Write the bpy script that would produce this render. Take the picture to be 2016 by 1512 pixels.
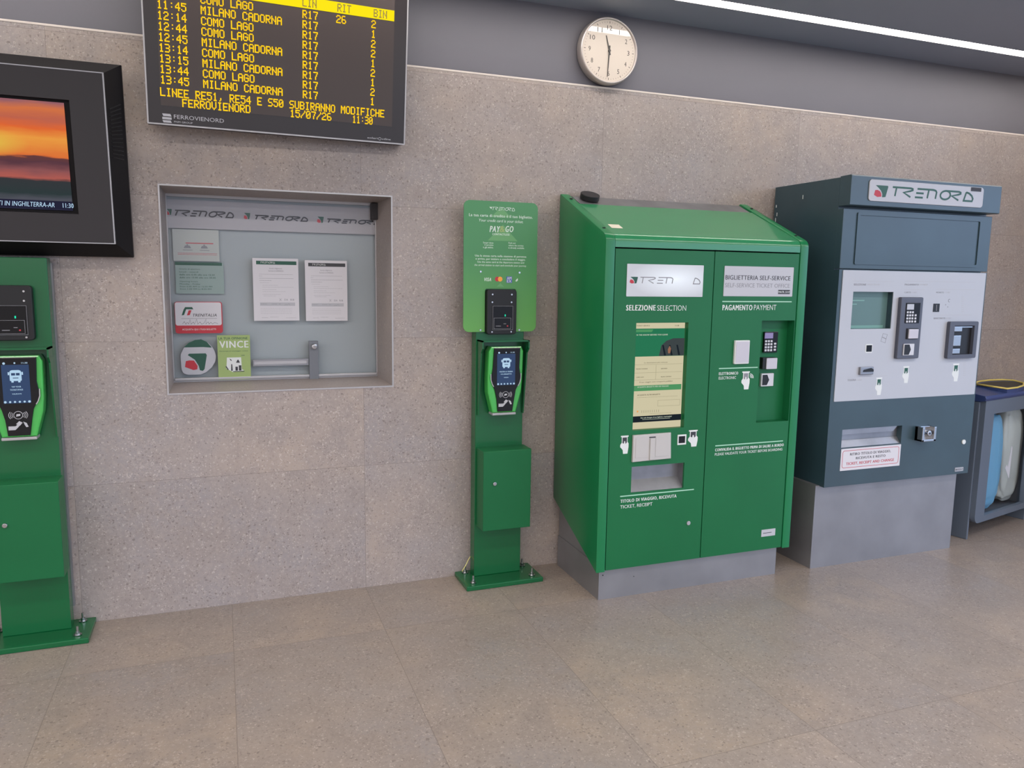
import bpy, bmesh, math, random
from mathutils import Vector, Matrix
random.seed(7)
for o in list(bpy.data.objects): bpy.data.objects.remove(o)
SC = bpy.context.scene
COL = SC.collection
# ------------------------------------------------------------------ camera
FPX, YAW, PITCH, ROLL = 1510.65, 0.362448, 0.136048, 0.0143081
CAM = Vector((0.0, -3.82686, 1.6))
_f = Vector((math.sin(YAW)*math.cos(PITCH), math.cos(YAW)*math.cos(PITCH), -math.sin(PITCH)))
_r0 = Vector((math.cos(YAW), -math.sin(YAW), 0)); _u0 = _r0.cross(_f)
_r = _r0*math.cos(ROLL) + _u0*math.sin(ROLL); _u = _u0*math.cos(ROLL) - _r0*math.sin(ROLL)
cd = bpy.data.cameras.new('camera'); cam = bpy.data.objects.new('camera', cd); COL.objects.link(cam)
cd.sensor_fit = 'HORIZONTAL'; cd.sensor_width = 36; cd.lens = 36*FPX/2016; cd.clip_start = 0.05
mx = Matrix((_r, _u, -_f)).transposed().to_4x4(); mx.translation = CAM
cam.matrix_world = mx
SC.camera = cam
# ------------------------------------------------------------------ world, exposure, room lights
SC.view_settings.view_transform = 'Standard'; SC.view_settings.look = 'None'
SC.view_settings.gamma = 1; SC.view_settings.use_curve_mapping = False
SC.view_settings.exposure = -0.12
wd = bpy.data.worlds.new('daylight'); SC.world = wd; wd.use_nodes = True
wn = wd.node_tree.nodes; wl = wd.node_tree.links
# overcast sky above, paler ground bounce below the horizon
bg = wn['Background']; bg.inputs[1].default_value = 2.35
_tc = wn.new('ShaderNodeTexCoord'); _sp = wn.new('ShaderNodeSeparateXYZ'); wl.new(_tc.outputs['Generated'], _sp.inputs[0])
_rp = wn.new('ShaderNodeValToRGB'); wl.new(_sp.outputs[2], _rp.inputs[0]); 
# the sky is bluer on the open right-hand side, paler and warmer elsewhere
_sx = wn.new('ShaderNodeMapRange'); wl.new(_sp.outputs[0], _sx.inputs[0]); _sx.inputs[1].default_value = -0.1; _sx.inputs[2].default_value = 0.75
_mc = wn.new('ShaderNodeMix'); _mc.data_type = 'RGBA'; wl.new(_sx.outputs[0], _mc.inputs[0])
_mc.inputs[6].default_value = (1.0, 0.95, 0.96, 1); _mc.inputs[7].default_value = (0.95, 1.25, 1.80, 1)
_mm = wn.new('ShaderNodeMix'); _mm.data_type = 'RGBA'; _mm.blend_type = 'MULTIPLY'; _mm.inputs[0].default_value = 1.0
wl.new(_rp.outputs[0], _mm.inputs[6]); wl.new(_mc.outputs[2], _mm.inputs[7]); wl.new(_mm.outputs[2], bg.inputs[0])
_rp.color_ramp.elements[0].position = 0.0; _rp.color_ramp.elements[0].color = (0.33, 0.32, 0.31, 1)
_rp.color_ramp.elements[1].position = 0.04; _rp.color_ramp.elements[1].color = (0.96, 0.98, 1.02, 1)
LED_POWER = 24.0

# ------------------------------------------------------------------ materials
def srgb(r, g, b):
    def c(v):
        v /= 255.0
        return v/12.92 if v <= 0.04045 else ((v+0.055)/1.055)**2.4
    return (c(r), c(g), c(b), 1)
def pbr(name, col, rough=0.5, metal=0.0, coat=0.0, emit=None, es=0.0, bump=0.0, bscale=200, vary=0.0, vscale=3.0, spec=None):
    m = bpy.data.materials.new(name); m.use_nodes = True
    nt = m.node_tree; b = nt.nodes['Principled BSDF']
    b.inputs['Base Color'].default_value = col; b.inputs['Roughness'].default_value = rough
    b.inputs['Metallic'].default_value = metal; b.inputs['Coat Weight'].default_value = coat
    b.inputs['Coat Roughness'].default_value = 0.04
    if spec is not None: b.inputs['Specular IOR Level'].default_value = spec
    if emit: b.inputs['Emission Color'].default_value = emit; b.inputs['Emission Strength'].default_value = es
    tc = None
    if bump or vary:
        tc = nt.nodes.new('ShaderNodeTexCoord')
    if bump:
        n = nt.nodes.new('ShaderNodeTexNoise'); n.inputs['Scale'].default_value = bscale; n.inputs['Detail'].default_value = 3
        nt.links.new(tc.outputs['Object'], n.inputs['Vector'])
        bp = nt.nodes.new('ShaderNodeBump'); bp.inputs['Strength'].default_value = bump; bp.inputs['Distance'].default_value = 0.002
        nt.links.new(n.outputs[0], bp.inputs['Height']); nt.links.new(bp.outputs[0], b.inputs['Normal'])
    if vary:
        n = nt.nodes.new('ShaderNodeTexNoise'); n.inputs['Scale'].default_value = vscale; n.inputs['Detail'].default_value = 5
        nt.links.new(tc.outputs['Object'], n.inputs['Vector'])
        r = nt.nodes.new('ShaderNodeValToRGB')
        r.color_ramp.elements[0].position = 0.3; r.color_ramp.elements[1].position = 0.7
        r.color_ramp.elements[0].color = tuple(c*(1-vary) for c in col[:3])+(1,)
        r.color_ramp.elements[1].color = tuple(min(1, c*(1+vary)) for c in col[:3])+(1,)
        nt.links.new(n.outputs[0], r.inputs[0]); nt.links.new(r.outputs[0], b.inputs['Base Color'])
    return m
def emis(name, col, s):
    m = bpy.data.materials.new(name); m.use_nodes = True; nt = m.node_tree
    nt.nodes.remove(nt.nodes['Principled BSDF']); e = nt.nodes.new('ShaderNodeEmission')
    e.inputs[0].default_value = col; e.inputs[1].default_value = s
    nt.links.new(e.outputs[0], nt.nodes['Material Output'].inputs[0]); return m
def glassy(name, tint=(1, 1, 1, 1), ior=1.45, rough=0.0):
    m = bpy.data.materials.new(name); m.use_nodes = True; nt = m.node_tree; N = nt.nodes
    N.remove(N['Principled BSDF'])
    t = N.new('ShaderNodeBsdfTransparent'); t.inputs[0].default_value = tint
    g = N.new('ShaderNodeBsdfGlossy'); g.inputs['Roughness'].default_value = rough
    f = N.new('ShaderNodeFresnel'); f.inputs[0].default_value = ior
    mx_ = N.new('ShaderNodeMixShader')
    ge = N.new('ShaderNodeNewGeometry'); sb = N.new('ShaderNodeMath'); sb.operation = 'SUBTRACT'; sb.inputs[0].default_value = 1.0; nt.links.new(ge.outputs['Backfacing'], sb.inputs[1])
    mu = N.new('ShaderNodeMath'); mu.operation = 'MULTIPLY'; nt.links.new(f.outputs[0], mu.inputs[0]); nt.links.new(sb.outputs[0], mu.inputs[1])
    nt.links.new(mu.outputs[0], mx_.inputs[0]); nt.links.new(t.outputs[0], mx_.inputs[1]); nt.links.new(g.outputs[0], mx_.inputs[2])
    nt.links.new(mx_.outputs[0], N['Material Output'].inputs[0]); return m

def stone(name, base, uaxis, tw, th, u0, v0, rough, vaxis, contrast=1.0, joint=0.0022, bumps=0.25):
    """limestone-look porcelain: cloudy tint per tile, pale and dark shell flecks, thin joints"""
    m = bpy.data.materials.new(name); m.use_nodes = True; nt = m.node_tree; N = nt.nodes; L = nt.links
    b = N['Principled BSDF']; b.inputs['Roughness'].default_value = rough; b.inputs['Specular IOR Level'].default_value = 0.35
    geo = N.new('ShaderNodeNewGeometry'); sep = N.new('ShaderNodeSeparateXYZ'); L.new(geo.outputs['Position'], sep.inputs[0])
    def M(op, a, bb=None, c=None):
        n = N.new('ShaderNodeMath'); n.operation = op
        for i, v in enumerate((a, bb, c)):
            if v is None: continue
            if isinstance(v, (int, float)): n.inputs[i].default_value = v
            else: L.new(v, n.inputs[i])
        return n.outputs[0]
    U = M('DIVIDE', M('SUBTRACT', sep.outputs[uaxis], u0), tw); V = M('DIVIDE', M('SUBTRACT', sep.outputs[vaxis], v0), th)
    iu, iv = M('FLOOR', U), M('FLOOR', V)
    du = M('MULTIPLY', M('MINIMUM', M('FRACT', U), M('SUBTRACT', 1.0, M('FRACT', U))), tw)
    dv = M('MULTIPLY', M('MINIMUM', M('FRACT', V), M('SUBTRACT', 1.0, M('FRACT', V))), th)
    jn = M('LESS_THAN', M('MINIMUM', du, dv), joint*0.5)
    cb = N.new('ShaderNodeCombineXYZ'); L.new(iu, cb.inputs[0]); L.new(iv, cb.inputs[1])
    wnz = N.new('ShaderNodeTexWhiteNoise'); wnz.noise_dimensions = '3D'; L.new(cb.outputs[0], wnz.inputs['Vector'])
    # per-tile offset of the pattern
    sc = N.new('ShaderNodeVectorMath'); sc.operation = 'SCALE'; L.new(wnz.outputs['Color'], sc.inputs[0]); sc.inputs['Scale'].default_value = 9.0
    ad = N.new('ShaderNodeVectorMath'); ad.operation = 'ADD'; L.new(geo.outputs['Position'], ad.inputs[0]); L.new(sc.outputs[0], ad.inputs[1])
    P = ad.outputs[0]
    def noise(scale, detail=4, rough_=0.55, vec=P):
        n = N.new('ShaderNodeTexNoise'); n.inputs['Scale'].default_value = scale; n.inputs['Detail'].default_value = detail
        n.inputs['Roughness'].default_value = rough_; L.new(vec, n.inputs['Vector']); return n.outputs[0]
    def ramp(v, p0, p1):
        n = N.new('ShaderNodeMapRange'); n.inputs[1].default_value = p0; n.inputs[2].default_value = p1
        n.interpolation_type = 'SMOOTHSTEP'; L.new(v, n.inputs[0]); return n.outputs[0]
    def mix(fac, a, c, mode='MIX'):
        n = N.new('ShaderNodeMix'); n.data_type = 'RGBA'; n.blend_type = mode
        for i, v in ((0, fac), (6, a), (7, c)):
            if isinstance(v, (int, float)): n.inputs[i].default_value = v
            elif isinstance(v, tuple): n.inputs[i].default_value = v
            else: L.new(v, n.inputs[i])
        return n.outputs[2]
    k = contrast
    def tint(f): return tuple(min(1, c*(1+(f_-1)*k)) for c, f_ in zip(base[:3], f))+(1,)
    c0 = mix(ramp(noise(1.3, 4), 0.35, 0.65), tint((0.88, 0.92, 0.99)), tint((1.10, 1.04, 0.95)))
    c1 = mix(ramp(noise(7, 5, 0.7), 0.35, 0.68), c0, tint((0.86, 0.85, 0.85)))
    c1 = mix(M('MULTIPLY', ramp(noise(70, 3, 0.7), 0.4, 0.65), 0.5), c1, tint((1.13, 1.12, 1.1)))
    # distorted coordinates make the flecks look like broken shells
    wn_ = N.new('ShaderNodeTexNoise'); wn_.inputs['Scale'].default_value = 55; wn_.inputs['Detail'].default_value = 2; L.new(P, wn_.inputs['Vector'])
    s2 = N.new('ShaderNodeVectorMath'); s2.operation = 'SCALE'; L.new(wn_.outputs['Color'], s2.inputs[0]); s2.inputs['Scale'].default_value = 0.022
    a2 = N.new('ShaderNodeVectorMath'); a2.operation = 'ADD'; L.new(P, a2.inputs[0]); L.new(s2.outputs[0], a2.inputs[1])
    cluster = ramp(noise(5, 3), 0.42, 0.66)
    def flecks(scale, rad, pick, seed, clus=True, ring=False):
        o = N.new('ShaderNodeVectorMath'); o.operation = 'ADD'; L.new(a2.outputs[0], o.inputs[0]); o.inputs[1].default_value = (seed, seed*2, -seed)
        v = N.new('ShaderNodeTexVoronoi'); v.inputs['Scale'].default_value = scale; L.new(o.outputs[0], v.inputs['Vector'])
        sepc = N.new('ShaderNodeSeparateColor'); L.new(v.outputs['Color'], sepc.inputs[0])
        thr = M('SUBTRACT', pick, M('MULTIPLY', cluster, 0.22)) if clus else pick
        on = M('GREATER_THAN', sepc.outputs[0], thr)
        d = v.outputs['Distance']
        rr = M('MULTIPLY', M('ADD', M('MULTIPLY', sepc.outputs[1], 0.8), 0.4), rad)
        ins = M('LESS_THAN', d, rr)
        if ring: ins = M('MULTIPLY', ins, M('GREATER_THAN', d, M('MULTIPLY', rr, 0.62)))
        return M('MULTIPLY', ins, on)
    c2 = mix(M('MULTIPLY', flecks(75, 0.34, 0.76, 3.1), 0.6), c1, tint((0.50, 0.48, 0.48)))
    c2 = mix(M('MULTIPLY', flecks(130, 0.36, 0.74, 5.5), 0.5), c2, tint((0.58, 0.56, 0.56)))
    c3 = mix(M('MULTIPLY', flecks(74, 0.40, 0.85, 7.7, ring=True), 0.42), c2, tint((1.75, 1.75, 1.75)))
    c3 = mix(M('MULTIPLY', flecks(120, 0.34, 0.78, 12.3), 0.6), c3, tint((1.6, 1.6, 1.6)))
    c3 = mix(M('MULTIPLY', flecks(24, 0.16, 0.93, 1.9), 0.45), c3, tint((0.6, 0.58, 0.58)))
    tv = M('ADD', M('MULTIPLY', wnz.outputs['Value'], 0.07), 0.965)
    cc = N.new('ShaderNodeVectorMath'); cc.operation = 'SCALE'; L.new(c3, cc.inputs[0]); L.new(tv, cc.inputs['Scale'])
    c4 = mix(M('MULTIPLY', jn, 0.55), cc.outputs[0], tint((0.45, 0.44, 0.43)))
    L.new(c4, b.inputs['Base Color'])
    bp = N.new('ShaderNodeBump'); bp.inputs['Strength'].default_value = bumps; bp.inputs['Distance'].default_value = 0.0015
    L.new(noise(120, 3, 0.7), bp.inputs['Height']); L.new(bp.outputs[0], b.inputs['Normal'])
    return m

T_ = 0.6525
M = {}
M['wall'] = stone('stone_wall', (0.340, 0.295, 0.275, 1), 0, 1.3, 0.6487, 0.655, 0.0, 0.42, 2)
M['floor'] = stone('stone_floor', (0.285, 0.240, 0.210, 1), 0, T_, 1.3, 0.0, -0.51, 0.34, 1, contrast=1.0, joint=0.003, bumps=0.12)
M['reveal'] = stone('stone_reveal', (0.33, 0.285, 0.262, 1), 0, 3.0, 3.0, -1.5, -1.4, 0.45, 2, contrast=0.5)
M['slate'] = pbr('slate_paint', srgb(104, 103, 110), 0.55, vary=0.04, vscale=1.5)
M['ceiling'] = pbr('ceiling_panel', srgb(140, 146, 160), 0.42)
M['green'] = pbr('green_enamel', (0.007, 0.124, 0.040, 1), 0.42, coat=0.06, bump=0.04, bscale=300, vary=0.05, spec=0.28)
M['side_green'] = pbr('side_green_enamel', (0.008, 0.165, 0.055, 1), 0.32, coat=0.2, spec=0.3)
M['roof_green_sheen'] = pbr('roof_enamel_sheen', (0.022, 0.205, 0.080, 1), 0.30, coat=0.6, spec=0.25)  # paler than the doors: reflected ceiling light painted into the green
M['pole_green'] = pbr('pole_green_enamel', (0.005, 0.108, 0.034, 1), 0.25, coat=0.2, spec=0.35)
M['lime'] = pbr('lime_plastic', (0.05, 0.42, 0.07, 1), 0.22, coat=0.4)
M['teal'] = pbr('dark_teal_enamel', (0.030, 0.058, 0.074, 1), 0.34, coat=0.15, bump=0.08, bscale=250, vary=0.12, vscale=4)
M['steel'] = pbr('brushed_steel', (0.27, 0.27, 0.285, 1), 0.42, metal=0.85, vary=0.18, vscale=6)
M['dull_steel'] = pbr('plinth_steel', (0.27, 0.265, 0.275, 1), 0.45, metal=0.6, vary=0.10, vscale=5)
M['chrome'] = pbr('chrome', (0.45, 0.45, 0.46, 1), 0.2, metal=1.0)
M['black'] = pbr('black_plastic', (0.014, 0.014, 0.016, 1), 0.4, spec=0.3)
M['gloss_black'] = pbr('gloss_black', (0.006, 0.006, 0.008, 1), 0.1, spec=0.3)
M['seam'] = pbr('dark_seam', (0.004, 0.014, 0.008, 1), 0.8)
M['white'] = pbr('white_print', (0.66, 0.68, 0.66, 1), 0.5)
M['mint'] = pbr('mint_print', (0.34, 0.60, 0.44, 1), 0.5)
M['pale'] = pbr('pale_print', (0.62, 0.72, 0.66, 1), 0.5)
M['red'] = pbr('red_print', (0.46, 0.02, 0.035, 1), 0.45)
M['ink'] = pbr('ink_print', (0.03, 0.03, 0.035, 1), 0.5)
M['grey_ink'] = pbr('grey_print', (0.22, 0.22, 0.24, 1), 0.6)
M['faint_ink'] = pbr('faint_grey_print', (0.42, 0.42, 0.45, 1), 0.6)
M['logo_green'] = pbr('logo_green', (0.006, 0.075, 0.045, 1), 0.45)
M['paper'] = pbr('paper', (0.60, 0.585, 0.61, 1), 0.75)
M['panel_grey'] = pbr('light_grey_panel', (0.43, 0.445, 0.485, 1), 0.4, vary=0.02)
M['sign_grey'] = pbr('sign_grey', (0.46, 0.46, 0.49, 1), 0.35)
M['frosted'] = pbr('frosted_blind', (0.325, 0.36, 0.375, 1), 0.5)
M['head_grey'] = pbr('blind_head_grey', (0.37, 0.355, 0.38, 1), 0.5)
M['alu'] = pbr('aluminium_trim', (0.42, 0.41, 0.42, 1), 0.38, metal=0.4)
M['stone_edge'] = pbr('pale_stone_edge', (0.60, 0.54, 0.49, 1), 0.5)
M['anthracite'] = pbr('anthracite_plastic', (0.034, 0.031, 0.034, 1), 0.5, spec=0.35)
M['casing'] = pbr('casing_plastic', (0.010, 0.009, 0.010, 1), 0.6, spec=0.15)
M['board_face'] = pbr('board_glass', (0.022, 0.017, 0.018, 1), 0.3, coat=0.0)  # raised from black to carry some glow of the letters
M['board_led_back'] = pbr('led_backing', (0.05, 0.036, 0.033, 1), 0.45)  # brown includes the amber letters' glow, painted into the colour
M['amber'] = emis('amber_led', (1.0, 0.60, 0.010, 1), 1.2)
M['unlit'] = pbr('unlit_led', (0.20, 0.15, 0.02, 1), 0.5)
M['amber_bar'] = emis('amber_led_bar', (1.0, 0.80, 0.01, 1), 1.1)
M['led_strip'] = emis('led_strip_light', (1.0, 0.93, 0.87, 1), LED_POWER)
M['glass'] = glassy('clear_glass', (0.985, 0.99, 0.992, 1), 1.3)
M['bin_glass'] = glassy('bin_glass', (0.97, 0.98, 0.99, 1), 1.2)
M['dial'] = pbr('clock_dial', (0.60, 0.53, 0.45, 1), 0.5, coat=1.0)
M['clock_rim'] = pbr('clock_rim', (0.50, 0.45, 0.42, 1), 0.3, metal=0.5)
M['clock_ink'] = pbr('clock_print', (0.05, 0.045, 0.04, 1), 0.5)
M['bolt_grey'] = pbr('grey_bolt_paint', (0.15, 0.16, 0.18, 1), 0.45)
M['pale_teal'] = pbr('pale_teal_display', (0.16, 0.32, 0.27, 1), 0.3)
M['keys'] = pbr('silver_keys', (0.55, 0.55, 0.58, 1), 0.35)
M['lilac_lcd'] = pbr('lilac_display', (0.22, 0.18, 0.34, 1), 0.2, emit=(0.3, 0.25, 0.5, 1), es=0.12)
M['teal_lcd'] = pbr('teal_display', (0.10, 0.17, 0.17, 1), 0.12, emit=(0.15, 0.30, 0.26, 1), es=0.08)
M['card_white'] = pbr('white_plastic', (0.50, 0.48, 0.53, 1), 0.3)
M['slate_module'] = pbr('blue_grey_plastic', (0.072, 0.078, 0.105, 1), 0.45)
M['cover'] = pbr('beige_plastic', (0.47, 0.45, 0.43, 1), 0.45)
M['bin_grey'] = pbr('bin_grey', (0.10, 0.125, 0.165, 1), 0.45)
M['bin_blue'] = pbr('bin_blue', (0.03, 0.05, 0.15, 1), 0.35)
M['rim_yellow'] = pbr('rim_yellow', (0.62, 0.48, 0.12, 1), 0.45)
M['bag_blue'] = pbr('blue_bag', (0.14, 0.36, 0.55, 1), 0.3)
M['bag_grey'] = pbr('grey_bag', (0.42, 0.45, 0.43, 1), 0.35)
M['cream'] = pbr('cream_sticker', (0.68, 0.62, 0.50, 1), 0.5)
M['wire'] = pbr('yellow_wire', (0.65, 0.6, 0.22, 1), 0.4)
M['screen_blue'] = emis('validator_screen', (0.045, 0.075, 0.16, 1), 1.0)
M['screen_ice'] = emis('screen_ice_graphics', (0.55, 0.78, 1.0, 1), 0.9)
M['green_led'] = emis('green_led', (0.02, 0.8, 0.45, 1), 1.2)
M['flyer_green'] = pbr('flyer_green', (0.30, 0.40, 0.14, 1), 0.55)
M['orange'] = pbr('orange_print', (0.85, 0.35, 0.05, 1), 0.5)
M['blue_print'] = pbr('blue_print', (0.05, 0.10, 0.42, 1), 0.5)
M['tint_green'] = pbr('pale_green_poster', (0.27, 0.35, 0.325, 1), 0.5)
M['tint_grey'] = pbr('pale_grey_poster', (0.42, 0.44, 0.42, 1), 0.5)
# kiosk screen tones
M['scr_beige'] = emis('screen_beige', srgb(212, 203, 170), 1.0)
M['scr_green'] = emis('screen_green', srgb(44, 124, 88), 0.95)
M['scr_green2'] = emis('screen_light_green', srgb(92, 168, 112), 0.8)
M['scr_dark'] = emis('screen_dark', srgb(34, 42, 50), 0.8)
M['scr_ink'] = emis('screen_ink', srgb(120, 112, 92), 0.8)
M['scr_mid'] = emis('screen_grey_lines', srgb(178, 170, 140), 0.8)
M['scr_white'] = emis('screen_white', srgb(215, 225, 205), 0.85)
M['scr_stone'] = emis('screen_photo_grey', srgb(72, 80, 82), 0.8)
M['scr_skin'] = emis('screen_photo_figure', srgb(170, 120, 96), 0.8)
M['tick_dark'] = emis('ticker_dark', srgb(40, 40, 62), 0.9)

def sign_green():
    m = pbr('sign_green_print', (0.07, 0.30, 0.08, 1), 0.45, coat=0.05); nt = m.node_tree; N = nt.nodes
    tc = N.new('ShaderNodeTexCoord'); s = N.new('ShaderNodeSeparateXYZ'); nt.links.new(tc.outputs['Generated'], s.inputs[0])
    r = N.new('ShaderNodeValToRGB'); e = r.color_ramp.elements
    e[0].position = 0; e[0].color = (0.11, 0.34, 0.07, 1); e[1].position = 0.6; e[1].color = (0.055, 0.235, 0.085, 1)
    nt.links.new(s.outputs[2], r.inputs[0]); nt.links.new(r.outputs[0], N['Principled BSDF'].inputs['Base Color']); return m
M['sign_green'] = sign_green()
M['sign_arrow'] = pbr('sign_arrow_green', (0.12, 0.33, 0.13, 1), 0.5)
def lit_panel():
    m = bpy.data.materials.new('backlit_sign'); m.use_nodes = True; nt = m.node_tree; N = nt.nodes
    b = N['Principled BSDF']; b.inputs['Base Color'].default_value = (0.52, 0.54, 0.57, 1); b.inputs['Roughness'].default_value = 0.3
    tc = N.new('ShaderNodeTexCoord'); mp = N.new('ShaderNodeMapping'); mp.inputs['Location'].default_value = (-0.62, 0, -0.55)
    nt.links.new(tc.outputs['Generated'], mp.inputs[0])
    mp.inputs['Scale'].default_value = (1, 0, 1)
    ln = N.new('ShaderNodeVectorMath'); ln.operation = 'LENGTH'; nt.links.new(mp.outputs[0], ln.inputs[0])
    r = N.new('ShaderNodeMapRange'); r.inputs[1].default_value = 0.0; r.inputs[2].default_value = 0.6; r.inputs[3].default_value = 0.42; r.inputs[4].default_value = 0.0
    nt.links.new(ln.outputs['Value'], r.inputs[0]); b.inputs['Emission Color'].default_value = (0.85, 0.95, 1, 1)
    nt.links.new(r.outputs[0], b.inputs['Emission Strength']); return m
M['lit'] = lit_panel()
def sunset():
    m = bpy.data.materials.new('sunset_picture'); m.use_nodes = True; nt = m.node_tree; N = nt.nodes; L = nt.links
    N.remove(N['Principled BSDF'])
    tc = N.new('ShaderNodeTexCoord'); s = N.new('ShaderNodeSeparateXYZ'); L.new(tc.outputs['Generated'], s.inputs[0])
    n = N.new('ShaderNodeTexNoise'); n.inputs['Scale'].default_value = 5; n.inputs['Detail'].default_value = 5
    mp = N.new('ShaderNodeMapping'); mp.inputs['Scale'].default_value = (1.0, 0, 3.5); L.new(tc.outputs['Generated'], mp.inputs[0]); L.new(mp.outputs[0], n.inputs['Vector'])
    a = N.new('ShaderNodeMath'); a.operation = 'MULTIPLY_ADD'; L.new(n.outputs[0], a.inputs[0]); a.inputs[1].default_value = 0.10
    sb = N.new('ShaderNodeMath'); sb.operation = 'SUBTRACT'; L.new(s.outputs[2], sb.inputs[0]); sb.inputs[1].default_value = 0.05
    L.new(sb.outputs[0], a.inputs[2])
    r = N.new('ShaderNodeValToRGB'); L.new(a.outputs[0], r.inputs[0])
    st = [(0.0, srgb(45, 45, 66)), (0.10, srgb(86, 88, 98)), (0.16, srgb(52, 64, 66)), (0.27, srgb(60, 62, 66)), (0.30, srgb(190, 100, 90)), (0.36, srgb(150, 90, 92)),
          (0.44, srgb(96, 62, 72)), (0.485, srgb(110, 66, 66)), (0.50, srgb(238, 122, 62)), (0.66, srgb(252, 168, 74)), (0.76, srgb(240, 112, 58)), (0.84, srgb(205, 108, 84)), (0.93, srgb(226, 124, 76)), (1.0, srgb(160, 104, 112))]
    e = r.color_ramp.elements
    e[0].position, e[0].color = st[0]; e[1].position, e[1].color = st[-1]
    for p, c in st[1:-1]:
        q = e.new(p); q.color = c
    gp = N.new('ShaderNodeMapping'); gp.inputs['Location'].default_value = (-0.585*3.2, 0, -0.60*5.5); gp.inputs['Scale'].default_value = (3.2, 0, 5.5); L.new(tc.outputs['Generated'], gp.inputs[0])
    gl = N.new('ShaderNodeVectorMath'); gl.operation = 'LENGTH'; L.new(gp.outputs[0], gl.inputs[0])
    gr = N.new('ShaderNodeMapRange'); gr.inputs[1].default_value = 0.15; gr.inputs[2].default_value = 0.75; gr.inputs[3].default_value = 0.9; gr.inputs[4].default_value = 0.0; L.new(gl.outputs['Value'], gr.inputs[0])
    mxg = N.new('ShaderNodeMix'); mxg.data_type = 'RGBA'; L.new(gr.outputs[0], mxg.inputs[0]); L.new(r.outputs[0], mxg.inputs[6]); mxg.inputs[7].default_value = srgb(242, 208, 84)
    em = N.new('ShaderNodeEmission'); em.inputs[1].default_value = 0.9; L.new(mxg.outputs[2], em.inputs[0])
    L.new(em.outputs[0], N['Material Output'].inputs[0]); return m
M['sunset'] = sunset()

# ------------------------------------------------------------------ measuring helper: photo point -> point on a plane of the place
def ray(px, py):
    return _r*((px-1008)/FPX) - _u*((py-756)/FPX) + _f
class Fr:
    """a thing's own frame: origin, yaw about Z, tilt about its X"""
    def __init__(s, o, yaw=0.0, tilt=0.0):
        s.o = Vector(o); s.yaw = yaw; s.tilt = tilt
        s.m = Matrix.Rotation(yaw, 3, 'Z') @ Matrix.Rotation(tilt, 3, 'X'); s.i = s.m.transposed()
    def at(s, px, py, ly):
        c = s.i @ (CAM - s.o); v = s.i @ ray(px, py); t = (ly - c.y)/v.y
        p = c + v*t; return (p.x, p.z)
    def rect(s, tl, br, ly):
        a = s.at(tl[0], tl[1], ly); b = s.at(br[0], br[1], ly)
        return (min(a[0], b[0]), max(a[0], b[0]), min(a[1], b[1]), max(a[1], b[1]))
class Crop:
    """reads points measured in an enlarged crop of the photo"""
    def __init__(s, ox, oy, k): s.ox, s.oy, s.k = ox, oy, k
    def __call__(s, x, y): return (s.ox + x/s.k, s.oy + y/s.k)

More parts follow.
